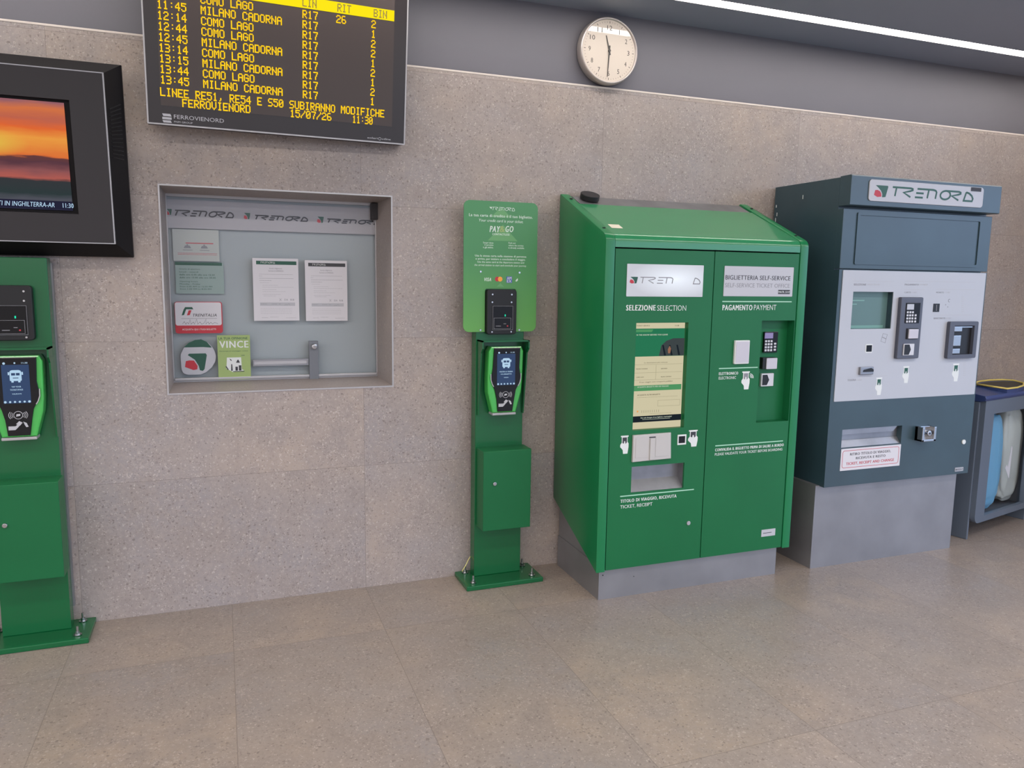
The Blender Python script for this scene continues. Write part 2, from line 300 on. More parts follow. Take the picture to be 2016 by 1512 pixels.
# ------------------------------------------------------------------ mesh helpers
class B:
    def __init__(s): s.bm = bmesh.new()
    def box(s, x0, x1, y0, y1, z0, z1, bev=0.0, seg=2):
        t = bmesh.new()
        vs = [t.verts.new((x, y, z)) for x in (x0, x1) for y in (y0, y1) for z in (z0, z1)]
        for f in ((0, 1, 3, 2), (4, 6, 7, 5), (0, 4, 5, 1), (2, 3, 7, 6), (0, 2, 6, 4), (1, 5, 7, 3)): t.faces.new([vs[i] for i in f])
        bmesh.ops.recalc_face_normals(t, faces=t.faces)
        if bev: bmesh.ops.bevel(t, geom=list(t.edges), offset=bev, segments=seg, profile=0.5, affect='EDGES')
        return s.merge(t)
    def merge(s, t, mat=None):
        if mat is not None: bmesh.ops.transform(t, matrix=mat, verts=t.verts)
        me = bpy.data.meshes.new('tmp'); t.to_mesh(me); t.free(); s.bm.from_mesh(me); bpy.data.meshes.remove(me); return s
    def prism(s, pts, y0, y1, bev=0.0, axis='y'):
        """polygon in (x,z) extruded along y, or in (y,z) extruded along x, or (x,y) along z"""
        t = bmesh.new()
        def co(a, b, c): return {'y': (a, c, b), 'x': (c, a, b), 'z': (a, b, c)}[axis]
        A = [t.verts.new(co(p[0], p[1], y0)) for p in pts]; C = [t.verts.new(co(p[0], p[1], y1)) for p in pts]
        n = len(pts); t.faces.new(A); t.faces.new(C[::-1])
        for i in range(n): t.faces.new((A[i], C[i], C[(i+1) % n], A[(i+1) % n]))
        bmesh.ops.recalc_face_normals(t, faces=t.faces)
        if bev:
            es = [e for e in t.edges if (e.verts[0] in A) == (e.verts[1] in A)]
            bmesh.ops.bevel(t, geom=es, offset=bev, segments=2, profile=0.5, affect='EDGES')
        return s.merge(t)
    def plate(s, outer, holes, y0, y1):
        """flat plate in (x,z) with holes, thickness from y0 to y1"""
        t = bmesh.new()
        loops = []
        for pts in [outer] + holes:
            vs = [t.verts.new((p[0], y0, p[1])) for p in pts]
            es = [t.edges.new((vs[i], vs[(i+1) % len(vs)])) for i in range(len(vs))]
            loops.append((vs, es))
        bmesh.ops.triangle_fill(t, edges=[e for l in loops for e in l[1]], use_beauty=True, use_dissolve=False)
        r = bmesh.ops.extrude_face_region(t, geom=list(t.faces))
        bmesh.ops.translate(t, vec=(0, y1-y0, 0), verts=[v for v in r['geom'] if isinstance(v, bmesh.types.BMVert)])
        bmesh.ops.recalc_face_normals(t, faces=t.faces)
        return s.merge(t)
    def cyl(s, c, r, h, axis='y', r2=None, seg=32, bev=0.0):
        t = bmesh.new()
        bmesh.ops.create_cone(t, cap_ends=True, segments=seg, radius1=r, radius2=r if r2 is None else r2, depth=h)
        if bev:
            es = [e for e in t.edges if all(abs(abs(v.co.z)-h/2) < 1e-6 for v in e.verts) and abs(e.verts[0].co.z-e.verts[1].co.z) < 1e-6]
            bmesh.ops.bevel(t, geom=es, offset=bev, segments=3, profile=0.5, affect='EDGES')
        R = {'z': Matrix.Identity(4), 'y': Matrix.Rotation(math.pi/2, 4, 'X'), 'x': Matrix.Rotation(math.pi/2, 4, 'Y')}[axis]
        return s.merge(t, Matrix.Translation(c) @ R)
    def lathe_y(s, prof, c, seg=64):
        """profile of (r, y) revolved about the Y axis through c=(x,z)"""
        t = bmesh.new(); rings = []
        for r, y in prof:
            if r < 1e-6: rings.append([t.verts.new((c[0], y, c[1]))])
            else: rings.append([t.verts.new((c[0]+r*math.cos(a), y, c[1]+r*math.sin(a))) for a in [2*math.pi*i/seg for i in range(seg)]])
        for a, b in zip(rings, rings[1:]):
            for i in range(seg):
                j = (i+1) % seg
                f = [a[i % len(a)], a[j % len(a)], b[j % len(b)], b[i % len(b)]]
                f2 = []
                for v in f:
                    if v not in f2: f2.append(v)
                if len(f2) > 2: t.faces.new(f2)
        bmesh.ops.recalc_face_normals(t, faces=t.faces)
        return s.merge(t)
    def tube(s, pts, r, seg=10):
        t = bmesh.new(); rings = []
        P = [Vector(p) for p in pts]
        for i, p in enumerate(P):
            d = (P[min(i+1, len(P)-1)] - P[max(i-1, 0)]).normalized()
            a = d.orthogonal().normalized() if i == 0 else (rings_a - d*rings_a.dot(d)).normalized()
            rings_a = a; b = d.cross(a)
            rings.append([t.verts.new(p + (a*math.cos(q)+b*math.sin(q))*r) for q in [2*math.pi*k/seg for k in range(seg)]])
        for A, C in zip(rings, rings[1:]):
            for k in range(seg): t.faces.new((A[k], A[(k+1) % seg], C[(k+1) % seg], C[k]))
        t.faces.new(rings[0][::-1]); t.faces.new(rings[-1])
        bmesh.ops.recalc_face_normals(t, faces=t.faces)
        return s.merge(t)
    def stroke(s, pts, w, y, closed=False, th=0.0006):
        """a pen stroke in (x,z), raised by th in front of y"""
        n = len(pts); P = [Vector((p[0], p[1])) for p in pts]; L, R = [], []
        for i in range(n):
            a = P[(i-1) % n] if (closed or i > 0) else None; c = P[(i+1) % n] if (closed or i < n-1) else None
            d1 = (P[i]-a).normalized() if a is not None else None; d2 = (c-P[i]).normalized() if c is not None else None
            if d1 is None: d1 = d2
            if d2 is None: d2 = d1
            nn = Vector((-(d1+d2).y, (d1+d2).x))
            nn = nn.normalized() if nn.length > 1e-6 else Vector((-d1.y, d1.x))
            k = max(0.5, nn.dot(Vector((-d1.y, d1.x))))
            L.append(P[i]+nn*(w/2/k)); R.append(P[i]-nn*(w/2/k))
        t = bmesh.new()
        Lv = [t.verts.new((p.x, y-th, p.y)) for p in L]; Rv = [t.verts.new((p.x, y-th, p.y)) for p in R]
        for i in range(n if closed else n-1):
            j = (i+1) % n; t.faces.new((Lv[i], Rv[i], Rv[j], Lv[j]))
        r = bmesh.ops.extrude_face_region(t, geom=list(t.faces))
        bmesh.ops.translate(t, vec=(0, th, 0), verts=[v for v in r['geom'] if isinstance(v, bmesh.types.BMVert)])
        bmesh.ops.recalc_face_normals(t, faces=t.faces)
        return s.merge(t)
    def poly(s, pts, y, th=0.0006): return s.prism(pts, y-th, y)
    def text(s, body, x0, x1, z0, z1, y, bold=0.0, slant=0.0, th=0.0005):
        me, w, xm, cap = glyphs(body, bold)
        bold = min(max(bold, 0.0), 0.05); sx = (x1-x0)/(w+1.6*bold); sz = (z1-z0)/cap
        for k in ((0,) if bold < 0.008 else (-1, 0, 1)):   # heavy type: the same word laid side by side
            t = bmesh.new(); t.from_mesh(me)
            for v in t.verts:
                zz = v.co.y*sz
                v.co = Vector((x0 + (v.co.x-xm+bold*.8*(1+k))*sx + slant*zz, y-th-.00004*k if v.co.z > 0 else y, z0+zz))
            s.merge(t)
        return s
_gl = {}
def _font_mesh(body, bold):
    c = bpy.data.curves.new('t', 'FONT'); c.body = body; c.offset = min(0.0, bold); c.extrude = 0.01; c.resolution_u = 2; c.space_character = 1.0+max(0, bold)*4.0
    o = bpy.data.objects.new('t', c); me = bpy.data.meshes.new_from_object(o)
    bpy.data.objects.remove(o); bpy.data.curves.remove(c); return me
def glyphs(body, bold):
    k = (body, bold)
    if k not in _gl:
        me = _font_mesh(body, bold); xs = [v.co.x for v in me.vertices]
        cm = _font_mesh('H', 0); cap = max(v.co.y for v in cm.vertices)-min(0, min(v.co.y for v in cm.vertices))
        _gl[k] = (me, max(xs)-min(xs), min(xs), cap)
    return _gl[k]
def rr(x0, x1, z0, z1, r, n=6):
    """rounded rectangle, r one radius or four (bl, br, tr, tl)"""
    if not isinstance(r, (tuple, list)): r = (r,)*4
    pts = []
    for (cx, cz, a0, q) in ((x0, z0, 180, r[0]), (x1, z0, 270, r[1]), (x1, z1, 0, r[2]), (x0, z1, 90, r[3])):
        sx = 1 if cx == x0 else -1; sz = 1 if cz == z0 else -1
        if q < 1e-6: pts.append((cx, cz)); continue
        for i in range(n+1):
            a = math.radians(a0+90*i/n); pts.append((cx+sx*q+q*math.cos(a), cz+sz*q+q*math.sin(a)))
    return pts
def circ(cx, cz, r, n=24, rz=None): return [(cx+r*math.cos(2*math.pi*i/n), cz+(rz or r)*math.sin(2*math.pi*i/n)) for i in range(n)]
def rc(r): return [(r[0], r[2]), (r[1], r[2]), (r[1], r[3]), (r[0], r[3])]

KEEP_WHOLE = {'led_letters', 'minute_marks', 'ventilation_slats'}
def clusters(bm):
    """faces of a bmesh grouped into pieces that stand apart from one another"""
    bm.verts.ensure_lookup_table(); seen = [-1]*len(bm.verts); isl = []
    for v in bm.verts:
        if seen[v.index] >= 0: continue
        k = len(isl); st = [v]; seen[v.index] = k; vs = []
        while st:
            q = st.pop(); vs.append(q)
            for e in q.link_edges:
                w = e.other_vert(q)
                if seen[w.index] < 0: seen[w.index] = k; st.append(w)
        lo = [min(u.co[i] for u in vs) for i in range(3)]; hi = [max(u.co[i] for u in vs) for i in range(3)]
        isl.append((lo, hi))
    if len(isl) < 2 or len(isl) > 700: return None
    par = list(range(len(isl)))
    def root(i):
        while par[i] != i: par[i] = par[par[i]]; i = par[i]
        return i
    dia = [math.dist(*p) for p in isl]
    for i in range(len(isl)):
        for j in range(i+1, len(isl)):
            (a, b_), (c, d) = isl[i], isl[j]
            g = math.sqrt(sum(max(0, a[k]-d[k], c[k]-b_[k])**2 for k in range(3)))
            if g < 0.42*max(dia[i], dia[j]): par[root(i)] = root(j)
    gr = sorted({root(i) for i in range(len(isl))}, key=lambda r_: -sum(dia[i] for i in range(len(isl)) if root(i) == r_))
    if len(gr) < 2: return None
    return [[root(seen[v.index]) == r_ for v in bm.verts] for r_ in gr]
def obj(name, b, mat, parent=None, label=None, smooth=False):
    b.bm.verts.index_update()
    cl = clusters(b.bm) if parent is not None and name not in KEEP_WHOLE else None
    if cl:   # every piece that stands apart is a part of its own
        first = None
        for keep in cl:
            nb = B(); nb.bm.free(); nb.bm = b.bm.copy(); nb.bm.verts.ensure_lookup_table()
            bmesh.ops.delete(nb.bm, geom=[v for i, v in enumerate(nb.bm.verts) if not keep[i]], context='VERTS')
            o = obj1(name, nb, mat, parent, label, smooth); first = first or o
        b.bm.free(); return first
    return obj1(name, b, mat, parent, label, smooth)
def obj1(name, b, mat, parent=None, label=None, smooth=False):
    me = bpy.data.meshes.new(name); b.bm.to_mesh(me); b.bm.free()
    o = bpy.data.objects.new(name, me); COL.objects.link(o)
    for m in (mat if isinstance(mat, (list, tuple)) else [mat]): me.materials.append(m)
    if parent is not None: o.parent = parent
    if label: o['label'] = label
    if smooth == 'auto':
        for p in me.polygons: p.use_smooth = True
        me.set_sharp_from_angle(angle=math.radians(32))
    elif smooth:
        for p in me.polygons: p.use_smooth = True
    return o
def tag(o, label, cat, group=None):
    o['label'] = label; o['category'] = cat
    if group: o['group'] = group
    return o
def thing(name, fr, label, cat, group=None):
    o = bpy.data.objects.new(name, None); COL.objects.link(o); o.empty_display_size = 0.1
    o.location = fr.o; o.rotation_euler = (fr.tilt, 0, fr.yaw)
    return tag(o, label, cat, group)
def struct(name, b, mat):
    o = obj(name, b, mat); o['kind'] = 'structure'; return o
def place(o, fr): o.location = fr.o; o.rotation_euler = (fr.tilt, 0, fr.yaw); return o

# -------- the railway wordmark: thin slanted strokes joined by long top bars
def wordmark(b, x0, x1, z0, z1, y, w=None, skip=(), slant=0.18, upto=None):
    W_, H_ = x1-x0, z1-z0; w = w or H_*0.13
    def q(p): return (x0 + p[0]*W_ + (p[1]-0.5)*H_*slant, z0 + p[1]*H_)
    G = {'T': [[(0.0, 1), (0.20, 1)], [(0.045, 1), (0.045, 0)]],
         'R': [[(0.11, 1), (0.215, 1), (0.240, 0.94), (0.243, 0.80), (0.215, 0.68), (0.140, 0.47), (0.230, 0)]],
         'E': [[(0.295, 1), (0.46, 1)], [(0.290, 0.52), (0.380, 0.52)], [(0.285, 0.03), (0.380, 0.03)]],
         'N': [[(0.42, 1), (0.49, 1), (0.52, 0.93), (0.535, 0.75), (0.535, 0)], [(0.435, 1), (0.435, 0)]],
         'O': [[(0.650+0.062*math.cos(a), 0.5+0.5*math.sin(a)) for a in [math.pi*2*i/20 for i in range(21)]]],
         'r': [[(0.65, 1), (0.81, 1), (0.835, 0.92), (0.838, 0.78), (0.81, 0.66), (0.730, 0.47), (0.825, 0)]],
         'D': [[(0.905, 1), (0.892, 0), (1.0, 0), (1.005, 0.3), (0.985, 0.62), (0.945, 0.90), (0.905, 1)]]}
    lift = 0.0
    for k, ss in G.items():
        if k in skip: continue
        for s_ in ss:
            if upto is not None:
                s_ = [p for p in s_ if p[0] <= upto]
                if len(s_) < 2: continue
            lift += 0.00006; b.stroke([q(p) for p in s_], w, y-lift)
    return b
def emblem(bg_, br_, x0, x1, z0, z1, y):
    W_, H_ = x1-x0, z1-z0
    q = lambda ps: [(x0+p[0]*W_, z0+p[1]*H_) for p in ps]
    bg_.poly(q([(0.08, 0.98), (0.2, 1.0), (0.95, 1.0), (1.0, 0.93), (0.84, 0.04), (0.6, 0.0), (0.60, 0.28), (0.48, 0.56), (0.3, 0.78)]), y)
    br_.poly(q([(0.0, 0.16), (0.06, 0.56), (0.22, 0.60), (0.42, 0.5), (0.52, 0.3), (0.54, 0.05), (0.25, 0.0)]), y)

# ================================================================== the room
ZB, ZC = 2.622, 3.0      # top of the stone, ceiling
XL, XR = -4.2, 6.2
WX0, WX1, WZ0, WZ1 = -0.238, 0.800, 1.055, 1.990   # window opening in the wall face
IX0, IX1, IZ0, IZ1 = -0.229, 0.771, 1.074, 1.980   # the glass, 0.25 m in
b = B(); b.plate([(XL, 0), (XR, 0), (XR, ZB), (XL, ZB)], [[(WX0, WZ0), (WX1, WZ0), (WX1, WZ1), (WX0, WZ1)]], 0.0, 0.02)
struct('wall_front', b, M['wall'])
b = B(); b.box(XL, XR, 0.022, 0.06, ZB-0.02, ZC); struct('trim_1', b, M['slate'])
b = B(); b.box(XL, XR, -0.002, 0.02, ZB-0.011, ZB, 0.003); struct('trim_2', b, M['stone_edge'])
b = B()  # splayed stone lining of the recess
t = bmesh.new()
F_ = [t.verts.new((x, 0.002, z)) for x, z in ((WX0, WZ0), (WX1, WZ0), (WX1, WZ1), (WX0, WZ1))]
G_ = [t.verts.new((x, 0.27, z)) for x, z in ((IX0, IZ0), (IX1, IZ0), (IX1, IZ1), (IX0, IZ1))]
F2 = [t.verts.new((x, 0.002, z)) for x, z in ((WX0-.03, WZ0-.03), (WX1+.03, WZ0-.03), (WX1+.03, WZ1+.03), (WX0-.03, WZ1+.03))]
G2 = [t.verts.new((x, 0.27, z)) for x, z in ((WX0-.03, WZ0-.03), (WX1+.03, WZ0-.03), (WX1+.03, WZ1+.03), (WX0-.03, WZ1+.03))]
for i in range(4):
    j = (i+1) % 4
    t.faces.new((F_[i], F_[j], G_[j], G_[i])); t.faces.new((F2[i], G2[i], G2[j], F2[j])); t.faces.new((F_[i], F2[i], F2[j], F_[j])); t.faces.new((G_[i], G_[j], G2[j], G2[i]))
bmesh.ops.recalc_face_normals(t, faces=t.faces)
b.merge(t); struct('trim_3', b, M['reveal'])
b = B(); b.box(XL, XR, -9.0, 0.3, -0.06, 0.0); struct('floor', b, M['floor'])
LY0, LY1 = -0.383, -0.289
b = B(); b.box(XL, XR, LY1, 0.3, ZC, ZC+0.08); b.box(XL, XR, -9.0, LY0, ZC, ZC+0.08); b.box(XL, XR, LY0, LY1, ZC+0.03, ZC+0.08)
struct('ceiling', b, M['ceiling'])
b = B(); b.box(XL-0.1, XL, -1.5, 0.3, 0, ZC); struct('wall_left', b, M['slate'])
b = B(); b.box(5.50, 5.65, -1.2, 0.0, 0, ZC); struct('side_light_blocker', b, M['reveal'])  # unseen return wall added to keep side daylight off the stone
def led(name, x0, x1, y0, y1, z, label):
    fr = Fr(((x0+x1)/2, (y0+y1)/2, z)); w = (x1-x0)/2; d = (y1-y0)/2
    r_ = thing(name, fr, label, 'ceiling light')
    obj('diffuser', B().box(-w, w, -d+0.006, d-0.006, 0.0, 0.004), M['led_strip'], r_)
    obj('housing', B().box(-w, w, -d, -d+0.006, -0.002, 0.026).box(-w, w, d-0.006, d, -0.002, 0.026).box(-w, w, -d, d, 0.012, 0.026), M['alu'], r_)
led('linear_ceiling_light', XL+.01, XR-.01, LY0, LY1, ZC, 'long bright white strip light running along the dark ceiling above the wall')

for yy in (-2.3, -4.3, -6.3):  # unseen strips added to light the floor from overhead
    o_l = led('linear_ceiling_light', XL+.01, XR-.01, yy-.09, yy+.09, ZC-.03, {-2.3: 'added unseen strip light brightening the floor, second out from the stone wall', -4.3: 'added unseen strip light brightening the floor, third out from the stone wall', -6.3: 'added unseen strip light brightening the floor, fourth out from the stone wall'}[yy])
# ------------------------------------------------------------------ window_1 : the closed ticket counter
GY = 0.25
FW = Fr((0.2825, 0.0, 0.0))
k3 = Crop(300, 350, 3.436)
def fw(a, b_, ly=GY): return FW.rect(k3(*a), k3(*b_), ly)
win = bpy.data.objects.new('window_1', None); COL.objects.link(win); win.location = FW.o; win['kind'] = 'structure'
win['label'] = 'closed ticket counter window sunk in the stone wall with a blind down'
ox = FW.o.x
b = B(); w = 0.007
x0, x1, z0, z1 = WX0-ox, WX1-ox, WZ0, WZ1
b.plate([(x0-w, z0-w), (x1+w, z0-w), (x1+w, z1+w), (x0-w, z1+w)], [[(x0, z0), (x1, z0), (x1, z1), (x0, z1)]], -0.004, 0.003)
obj('window_trim', b, M['alu'], win)
x0, x1, z0, z1 = IX0-ox, IX1-ox, IZ0, IZ1
obj('window_frame', B().plate([(x0-.03, z0-.03), (x1+.03, z0-.03), (x1+.03, z1+.03), (x0-.03, z1+.03)], [[(x0+.004, z0+.006), (x1-.003, z0+.006), (x1-.003, z1-.012), (x0+.004, z1-.012)]], GY+0.002, GY+0.02), M['alu'], win)
obj('window_pane', B().box(x0, x1, GY+0.004, GY+0.010, z0, z1), M['glass'], win)
obj('blind', B().box(x0-.03, x1+.03, GY+0.035, GY+0.045, z0-.03, z1+.03), M['frosted'], win)
# printed band across the head of the window
hb = fw((95, 165), (1505, 394), GY+0.016)
_, zt = FW.at(*k3(800, 200), GY+0.016)
_, zb_ = FW.at(*k3(800, 362), GY+0.016)
hd = obj('header_band', B().box(x0-.05, x1+.12, GY+0.014, GY+0.017, zb_, z1-0.025), M['head_grey'], win)
bd, bg_, br_ = B(), B(), B()
for (e0, e1, l0, l1) in (((92, 210), (133, 252), (135, 210), (550, 276)), ((617, 237), (663, 281), (680, 245), (1050, 300)), ((1113, 262), (1160, 306), (1170, 270), (1545, 322))):
    r_ = fw(l0, l1, GY+0.014)
    wordmark(bd, r_[0]+0.006, r_[1], r_[2]+.004, r_[3]-.006, GY+0.014, w=0.0064, slant=.45)
    q = fw(e0, e1, GY+0.014); emblem(bg_, br_, q[0], q[1], q[2], q[3], GY+0.014)
obj('wordmark', bd, M['ink'], hd); obj('green_emblem', bg_, M['logo_green'], hd); obj('red_emblem', br_, M['red'], hd)
r_ = fw((1475, 172), (1524, 285), GY-0.01)
obj('blind_bracket', B().box(r_[0], r_[1]+0.006, GY-0.035, GY+0.003, r_[2], r_[3], 0.003), M['anthracite'], win)
# bottom rail, deal slot, sliding bolt
zr = FW.at(*k3(800, 1345), GY)[1]
obj('bottom_rail', B().box(x0+.004, x1-.003, GY-0.012, GY+0.001, zr-0.007, zr+0.007, 0.003), M['alu'], win)
r_ = fw((680, 1230), (1055, 1262), GY-0.004)
st = obj('speech_slot', B().plate(rc((r_[0], r_[1], r_[2]-.002, r_[3])), [rc((r_[0]+.006, r_[1]-.006, r_[2]+.005, r_[3]-.006))], GY-0.012, GY+0.002), M['steel'], win)
obj('slot_plate', B().box(r_[0]+.006, r_[1]-.006, GY-0.004, GY+0.001, r_[2]+.005, r_[3]-.006), M['alu'], st)
r_ = fw((1058, 1105), (1127, 1362), GY-0.02)
lk = obj('sliding_bolt', B().box(r_[0], r_[1], GY-0.02, GY+0.001, r_[2], r_[3], 0.002), M['bolt_grey'], win)
c = FW.at(*k3(1097, 1143), GY-0.04)
obj('lock_knob', B().cyl((c[0], GY-0.028, c[1]), 0.014, 0.02, bev=0.003).cyl((c[0]+.003, GY-0.043, c[1]+.006), 0.009, 0.012, bev=0.002), M['chrome'], lk, smooth=True)

# ---- sheets and stickers on the counter glass
GF = GY + 0.002
def sheet(name, tl, br, label, cat, mat, th=0.0012, r=0.0, ly=GF, group=None):
    a = FW.rect(k3(*tl), k3(*br), ly)
    fr = Fr((ox+(a[0]+a[1])/2, ly, (a[2]+a[3])/2)); w_, h_ = (a[1]-a[0])/2, (a[3]-a[2])/2
    root = thing(name, fr, label, cat, group)
    obj('sheet', B().prism(rr(-w_, w_, -h_, h_, r), -th, th*0.5), mat, root)
    return root, fr, w_, h_, -th
def lines(b, w_, y, rows, x0=-0.8, lw=0.0011, seed=1):
    R = random.Random(seed)
    for z, xa, xb in rows:
        x = xa*w_
        while x < xb*w_:
            l = R.uniform(0.004, 0.012); e = min(x+l, xb*w_)
            b.stroke([(x, z), (e, z)], lw, y, th=0.0003); x = e+0.0016
def notice(tl, br, label, dark, seed):
    root, fr, w_, h_, y = sheet('paper_notice', tl, br, label, 'notice', M['paper'], group='printed notices taped to the counter glass')
    hd_ = obj('header_bar', B().poly([(-w_*.84, h_*.80), (w_*.92, h_*.80), (w_*.92, h_*.915), (-w_*.84, h_*.915)], y), dark, root)
    wm = B(); wordmark(wm, -w_*.66, -w_*.03, h_*.835, h_*.885, y-0.0006, w=0.0012); obj('wordmark', wm, M['white'], hd_)
    tx = B()
    tx.text('Servizi in Biglietteria', -w_*.28, w_*.28, h_*.66, h_*.70, y, 0.0)
    tx.text('Services in LOMAZZO', -w_*.32, w_*.34, h_*.58, h_*.62, y, 0.01)
    lines(tx, w_, y, [(h_*.49, -.72, .75), (h_*.43, -.74, -.6)], seed=seed)
    lines(tx, w_, y, [(h_*.36, -.72, .78), (h_*.29, -.72, -.2)], lw=0.0014, seed=seed+1)
    lines(tx, w_, y, [(h_*.22, -.7, -.3), (h_*.14, -.6, .1), (h_*.08, -.6, .78), (h_*.0, -.6, .0), (-h_*.06, -.6, .4), (-h_*.15, -.6, .2), (-h_*.20, -.56, .0)], lw=0.0008, seed=seed+2)
    lines(tx, w_, y, [(-h_*.60+i*-h_*.055, -.7, .68) for i in range(4)], lw=0.0007, seed=seed+3)
    lines(tx, w_, y, [(-h_*.90, -.66, -.38), (-h_*.88, -.3, .08), (-h_*.91, .4, .86)], lw=0.0010, seed=seed+4)
    tx.stroke([(w_*.13, -h_*.28), (w_*.22, -h_*.36)], .0012, y).stroke([(w_*.13, -h_*.36), (w_*.22, -h_*.28)], .0012, y)
    tx.text('E14', w_*.36, w_*.50, -h_*.35, -h_*.29, y, .02).text('R18', w_*.62, w_*.78, -h_*.35, -h_*.29, y, .02)
    tx.stroke([(w_*.34, -h_*.50), (w_*.42, -h_*.47), (w_*.46, -h_*.49), (w_*.55, -h_*.45), (w_*.6, -h_*.5)], .0010, y)
    obj('table_band', B().poly([(-w_*.72, -h_*.52), (w_*.82, -h_*.52), (w_*.82, -h_*.41), (-w_*.72, -h_*.41)], y, 0.0002), M['faint_ink'], root)
    lines(tx, w_, y-.0003, [(-h_*.46, -.7, -.42), (-h_*.46, -.22, .04), (-h_*.46, .1, .2)], lw=0.0016, seed=seed+5)
    obj('print', tx, M['grey_ink'], root)
notice((675, 542), (995, 966), 'white printed notice with a green header bar taped to the counter glass', M['logo_green'], 3)
notice((1030, 557), (1321, 967), 'white printed notice with a black header bar taped to the counter glass', M['ink'], 11)
# opening-hours poster (behind the glass, greenish) and the sheet above it
PY = GY + 0.012
root, fr, w_, h_, y = sheet('opening_hours_poster', (152, 568), (487, 786), 'pale green opening hours poster behind the counter glass above the red railway sticker', 'poster', M['tint_green'], ly=PY+0.01)
hdb = obj('header_bar', B().poly([(-w_, h_*.80), (w_*.94, h_*.80), (w_*.94, h_*.99), (-w_, h_*.99)], y), M['logo_green'], root)
tx = B(); tx.text('Orario di apertura', -w_*.84, w_*.02, h_*.52, h_*.60, y).text('lunedì - venerdì', -w_*.84, -w_*.06, h_*.34, h_*.42, y)
tx.text('dalle ore 6.05 alle ore 12.55', -w_*.84, w_*.62, h_*.16, h_*.25, y, .02).text('dalle ore 13.05 alle ore 20.05', -w_*.84, w_*.66, -h_*.02, h_*.07, y, .02)
tx.text('Opening hours', -w_*.84, -w_*.1, -h_*.26, -h_*.18, y).text('Monday - Friday', -w_*.84, 0, -h_*.42, -h_*.34, y)
tx.text('from 6.05 AM to 12.55 PM', -w_*.84, w_*.5, -h_*.58, -h_*.50, y).text('from 1.05 PM to 8.05 PM', -w_*.84, w_*.46, -h_*.74, -h_*.66, y)
obj('print', tx, M['logo_green'], root)
root, fr, w_, h_, y = sheet('information_poster', (133, 345), (455, 568), 'pale grey poster with pictograms above the green opening hours poster', 'poster', M['tint_grey'], ly=PY+0.01)
tx = B()
for cx in (-.38, .35):
    tx.poly(circ(cx*w_, h_*.02, .004, 10), y).poly([((cx-.16)*w_, -h_*.18), ((cx+.16)*w_, -h_*.18), ((cx+.10)*w_, -h_*.02), ((cx-.10)*w_, -h_*.02)], y)
    tx.stroke([((cx-.2)*w_, -h_*.3), ((cx+.22)*w_, -h_*.3)], .003, y)
obj('pictograms', tx, M['grey_ink'], root)
tx = B(); tx.stroke([(-w_*.45, h_*.14), (w_*.75, h_*.14)], .004, y)
lines(tx, w_, y, [(-h_*.5, -.8, .9), (-h_*.58, -.8, .9)], lw=.0018, seed=5); obj('red_print', tx, M['red'], root)
# red-bordered railway sticker with handwriting
root, fr, w_, h_, y = sheet('railway_sticker', (148, 838), (478, 1050), 'white and red railway sticker with handwritten note on the counter glass', 'sticker', M['red'], r=0.012)
fp = obj('white_field', B().prism(rr(-w_*.985, w_*.96, -h_*.50, h_*.965, .010), y-0.0005, y), M['paper'], root)
tx = B(); tx.text('TRENITALIA', -w_*.28, w_*.76, h_*.06, h_*.24, y-.0005, .01, .2)
tx.stroke([(-w_*.74, -h_*.06), (w_*.76, -h_*.06)], .0012, y-.0005)
pp = [(-.70, -.40), (-.62, -.25), (-.56, -.42), (-.50, -.30), (-.44, -.40), (-.38, -.12), (-.34, -.42), (-.24, -.28), (-.2, -.42), (-.1, -.10), (-.06, -.42), (.04, -.28), (.1, -.42), (.2, -.36), (.3, -.08), (.28, -.42), (.38, -.28), (.42, -.42), (.5, -.3), (.56, -.42), (.66, -.32), (.8, -.4)]
tx.stroke([(a*w_, c_*h_) for a, c_ in pp], .0014, y-.0005)
obj('print', tx, M['ink'], fp)
lg = B(); lg.poly([(-w_*.72, h_*.14), (-w_*.62, h_*.16), (-w_*.52, h_*.52), (-w_*.22, h_*.52), (-w_*.27, h_*.66), (-w_*.56, h_*.66), (-w_*.63, h_*.5)], y-.0005)
obj('green_emblem', lg, M['logo_green'], fp)
obj('red_emblem', B().poly([(-w_*.50, h_*.14), (-w_*.38, h_*.16), (-w_*.30, h_*.46), (-w_*.42, h_*.46)], y-.0005), M['red'], fp)
obj('caption', B().text('ACQUISTA QUI I TUOI BIGLIETTI', -w_*.72, w_*.7, -h_*.80, -h_*.70, y, .01), M['white'], root)
# round emblem sticker
a = fw((183, 1095), (436, 1327), GF); fr = Fr((ox+(a[0]+a[1])/2, GF, (a[2]+a[3])/2)); w_, h_ = (a[1]-a[0])/2, (a[3]-a[2])/2
root = thing('round_emblem_sticker', fr, 'round grey and dark green sticker with a red leaf shape on the counter glass', 'sticker')
out = [(-.98, -.10), (-.96, .18), (-.80, .50), (-.50, .82), (-.15, .97), (.2, 1.0), (.5, .86), (.75, .62), (.92, .34), (1.0, 0.0), (.93, -.3), (.72, -.62), (.4, -.88), (.1, -1.0), (-.6, -1.0), (-.85, -.92), (-.95, -.7)]
obj('sheet', B().prism([(p[0]*w_, p[1]*h_) for p in out], -0.0012, 0), M['sign_grey'], root)
dk = B().poly([(p[0]*w_, p[1]*h_) for p in [(-.78, .56), (-.50, .82), (-.15, .97), (.2, 1.0), (.5, .86), (.78, .52), (.3, .56)]], -.0012)
dk.poly([(p[0]*w_, p[1]*h_) for p in [(-.58, .12), (-.5, .20), (.42, .20), (.48, .10), (.32, -.70), (.22, -.80), (.06, -.76), (0, -.5), (-.2, -.15)]], -.0012)
obj('green_emblem', dk, M['logo_green'], root)
